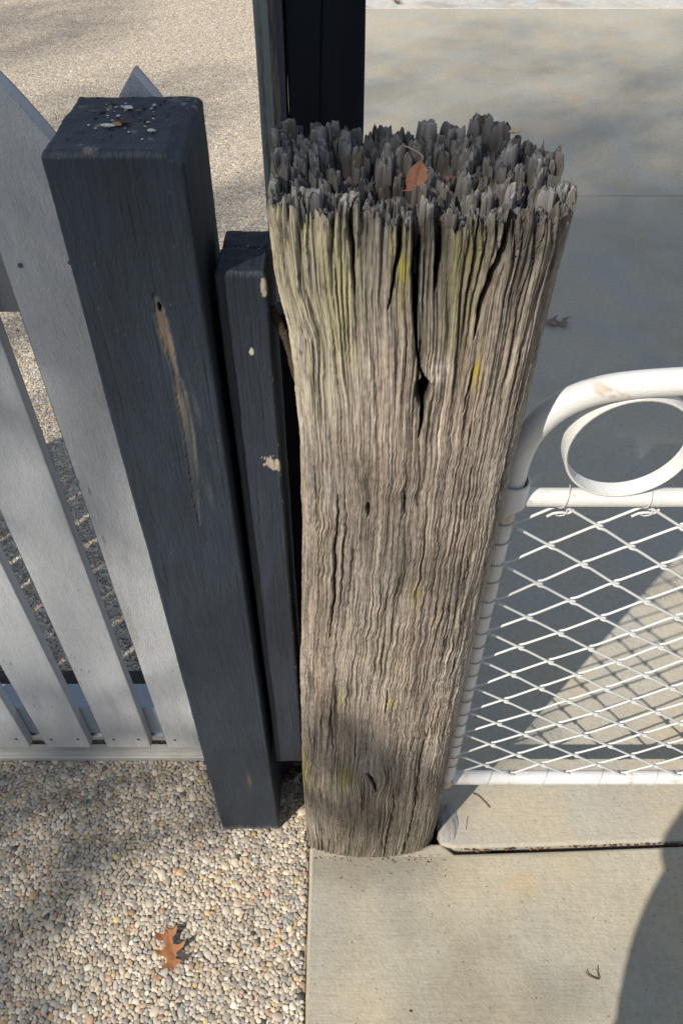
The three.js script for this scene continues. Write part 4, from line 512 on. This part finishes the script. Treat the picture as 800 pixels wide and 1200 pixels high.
const cap = (x, y, z, b) => { const [ax, ay, az, bx, by, bz, ra, rb] = b, dx = bx - ax, dy = by - ay, dz = bz - az, t = clamp(((x - ax) * dx + (y - ay) * dy + (z - az) * dz) / (dx * dx + dy * dy + dz * dz || 1)); return Math.hypot(x - ax - dx * t, y - ay - dy * t, z - az - dz * t) - lerp(ra, rb, t); };
const ell = (x, y, z, e) => { const k = Math.hypot((x - e[0]) / e[3], (y - e[1]) / e[4], (z - e[2]) / e[5]); return (k - 1) * Math.min(e[3], e[4], e[5]); };
const smin = (a, b, k) => { const h = Math.max(k - Math.abs(a - b), 0) / k; return Math.min(a, b) - h * h * k * 0.25; };
{
  const px = 0.04, pz = 0.33, who = thing('person', 'person in a dark jacket and jeans holding up a phone, whose shadow crosses the slab', 'person', null, null, [px, 0, pz]);
  const legs = [[-0.09, 0.88, 0.02, -0.092, 0.49, 0.0, 0.084, 0.056], [-0.092, 0.49, 0.0, -0.1, 0.09, 0.03, 0.058, 0.042], [0.10, 0.88, 0.02, 0.11, 0.49, 0.0, 0.088, 0.058], [0.11, 0.49, 0.0, 0.115, 0.09, 0.03, 0.058, 0.042]];
  const feet = [[-0.105, 0.045, 0.06, -0.115, 0.03, -0.14, 0.045, 0.034], [0.115, 0.045, 0.06, 0.13, 0.03, -0.14, 0.045, 0.034]];
  const hx = -px, hz = -pz;                   // the phone is held at the eye point of the picture
  const wr = [[hx - 0.045, 1.425, hz + 0.085], [hx + 0.045, 1.425, hz + 0.085]], el = [[-0.222, 1.09, -0.005], [0.222, 1.09, -0.005]];
  const arms = [[-0.165, 1.36, 0.03, ...el[0], 0.056, 0.046], [...el[0], ...wr[0], 0.046, 0.028], [0.165, 1.36, 0.03, ...el[1], 0.056, 0.046], [...el[1], ...wr[1], 0.046, 0.028]];
  const bodyF = (x, y, z) => { let d = ell(x, y, z, [0, 1.17, 0.02, 0.165, 0.28, 0.105]); d = smin(d, ell(x, y, z, [0, 0.98, 0.02, 0.168, 0.18, 0.115]), 0.08); d = smin(d, cap(x, y, z, [-0.13, 1.36, 0.03, 0.13, 1.36, 0.03, 0.062, 0.062]), 0.06); d = smin(d, cap(x, y, z, [0, 1.4, 0.02, 0, 1.5, 0.0, 0.055, 0.05]), 0.04);
    const skirt = Math.max(ell(x, y, z, [0, 0.96, 0.02, 0.225, 0.32, 0.165]), 0.76 - y, y - 1.06); d = smin(d, skirt, 0.05);
    for (const b of legs) d = smin(d, cap(x, y, z, b), 0.03); for (const b of feet) d = smin(d, cap(x, y, z, b), 0.03); for (const b of arms) d = smin(d, cap(x, y, z, b), 0.03); return d; };
  const cloth = (x, y, z) => { const n = 1 + 0.2 * noise(x * 30, y * 30 + z * 20); if (y < 0.075) return [0.05 * n, 0.045 * n, 0.04 * n]; if (y < 0.705) return [0.05 * n, 0.065 * n, 0.11 * n]; if (Math.hypot(x, z) < 0.075 && y > 1.43) return [0.50, 0.32, 0.24]; if (y > 1.395 && z < hz + 0.115) return [0.50, 0.32, 0.24]; return [0.06 * n, 0.07 * n, 0.085 * n]; };
  const parts = [fleshOut([-0.85, -0.05, -0.85], 1.7, 142, bodyF, cloth)];
  const ho = 1.61, headF = (x, y, z) => { let d = ell(x, y, z, [0, ho, 0.0, 0.076, 0.105, 0.095]); d = smin(d, ell(x, y, z, [0, ho - 0.055, -0.035, 0.055, 0.065, 0.055]), 0.03); d = smin(d, cap(x, y, z, [0, ho - 0.1, 0.0, 0, 1.46, 0.0, 0.05, 0.052]), 0.03); d = smin(d, cap(x, y, z, [0, ho + 0.005, -0.09, 0, ho - 0.035, -0.108, 0.008, 0.013]), 0.016); for (const s of [-1, 1]) { d = smin(d, ell(x, y, z, [s * 0.078, ho - 0.012, 0.005, 0.009, 0.03, 0.018]), 0.008); d = Math.max(d, -ell(x, y, z, [s * 0.03, ho + 0.004, -0.099, 0.014, 0.009, 0.012])); } d = smin(d, ell(x, y, z, [0, ho - 0.063, -0.086, 0.022, 0.006, 0.010]), 0.006); return d; };
  parts.push(fleshOut([-0.17, 1.43, -0.17], 0.34, 88, headF, (x, y, z) => (z < -0.07 && Math.abs(y - ho + 0.063) < 0.008 && Math.abs(x) < 0.024 ? [0.42, 0.18, 0.15] : [0.50, 0.32, 0.24])));
  for (const s of [-1, 1]) {                   // hands: palm beside the phone, fingers curling round its back, thumb in front
    const w = wr[s < 0 ? 0 : 1], ph = hx + s * 0.037, hb = [[w[0], w[1], w[2], ph + s * 0.014, 1.452, hz + 0.042, 0.026, 0.024], [ph + s * 0.014, 1.452, hz + 0.042, ph + s * 0.012, 1.487, hz + 0.03, 0.022, 0.016]];
    const fing = []; [0.02, 0.0, -0.018, -0.034].forEach((o, i) => { const y = 1.478 + o, L = [0.9, 1, 0.95, 0.8][i]; fing.push([ph + s * 0.012, y - 0.004, hz + 0.032, ph + s * 0.016, y, hz + 0.012, 0.0085, 0.008], [ph + s * 0.016, y, hz + 0.012, ph + s * (0.016 - 0.012 * L), y + 0.002, hz + 0.0105, 0.008, 0.0068]); });
    fing.push([ph + s * 0.016, 1.446, hz + 0.05, ph + s * 0.004, 1.474, hz + 0.052, 0.011, 0.0095], [ph + s * 0.004, 1.474, hz + 0.052, ph - s * 0.02, 1.49, hz + 0.036, 0.0095, 0.0075]);
    const f = (x, y, z) => { let d = 9; for (const b of hb) d = smin(d, cap(x, y, z, b), 0.018); for (const b of fing) d = smin(d, cap(x, y, z, b), 0.004); return d; };
    parts.push(fleshOut([w[0] - 0.09, w[1] - 0.06, hz - 0.03], 0.18, 62, f, () => [0.50, 0.32, 0.24]));
  }
  part('body', mergeGeometries(parts), mat(1, 1, 1, 0.85, { vertexColors: true }), who);
  const hairG = warp(new THREE.SphereGeometry(1, 40, 30), (x, y, z) => { const k = 1 + 0.05 * noise(x * 5, z * 5 + y * 3); return [x * 0.084 * k, ho + 0.02 + Math.max(y, z < 0 ? -0.02 + 0.6 * Math.max(0, -z - 0.5) : -1) * 0.105 * k, 0.014 + z * (z < 0 ? 0.094 : 0.104) * k]; }); part('hair', hairG, mat(0.05, 0.032, 0.02, 0.7), who);
  for (const s of [-1, 1]) { const e = part('eye', new THREE.SphereGeometry(0.0115, 16, 12).translate(s * 0.03, ho + 0.003, -0.083), mat(0.6, 0.6, 0.58, 0.2), who); part('iris', new THREE.SphereGeometry(0.0055, 12, 8).translate(s * 0.03, ho + 0.001, -0.0895), mat(0.08, 0.05, 0.03, 0.2), e); }
  const phone = thing('phone', 'slim black phone held up in both hands of the person', 'phone', null, null, [0, 1.5, 0.020]);
  part('case', new RoundedBoxGeometry(0.074, 0.148, 0.008, 4, 0.0038).translate(0, 0, 0.004), mat(0.02, 0.02, 0.022, 0.4), phone);
  part('screen', new RoundedBoxGeometry(0.068, 0.142, 0.001, 2, 0.0004).translate(0, 0, 0.0085), mat(0.01, 0.01, 0.012, 0.1), phone);
}

scene.traverse((o) => { if (o.isMesh) { o.castShadow = true; o.receiveShadow = true; } });
renderer.render(scene, camera);
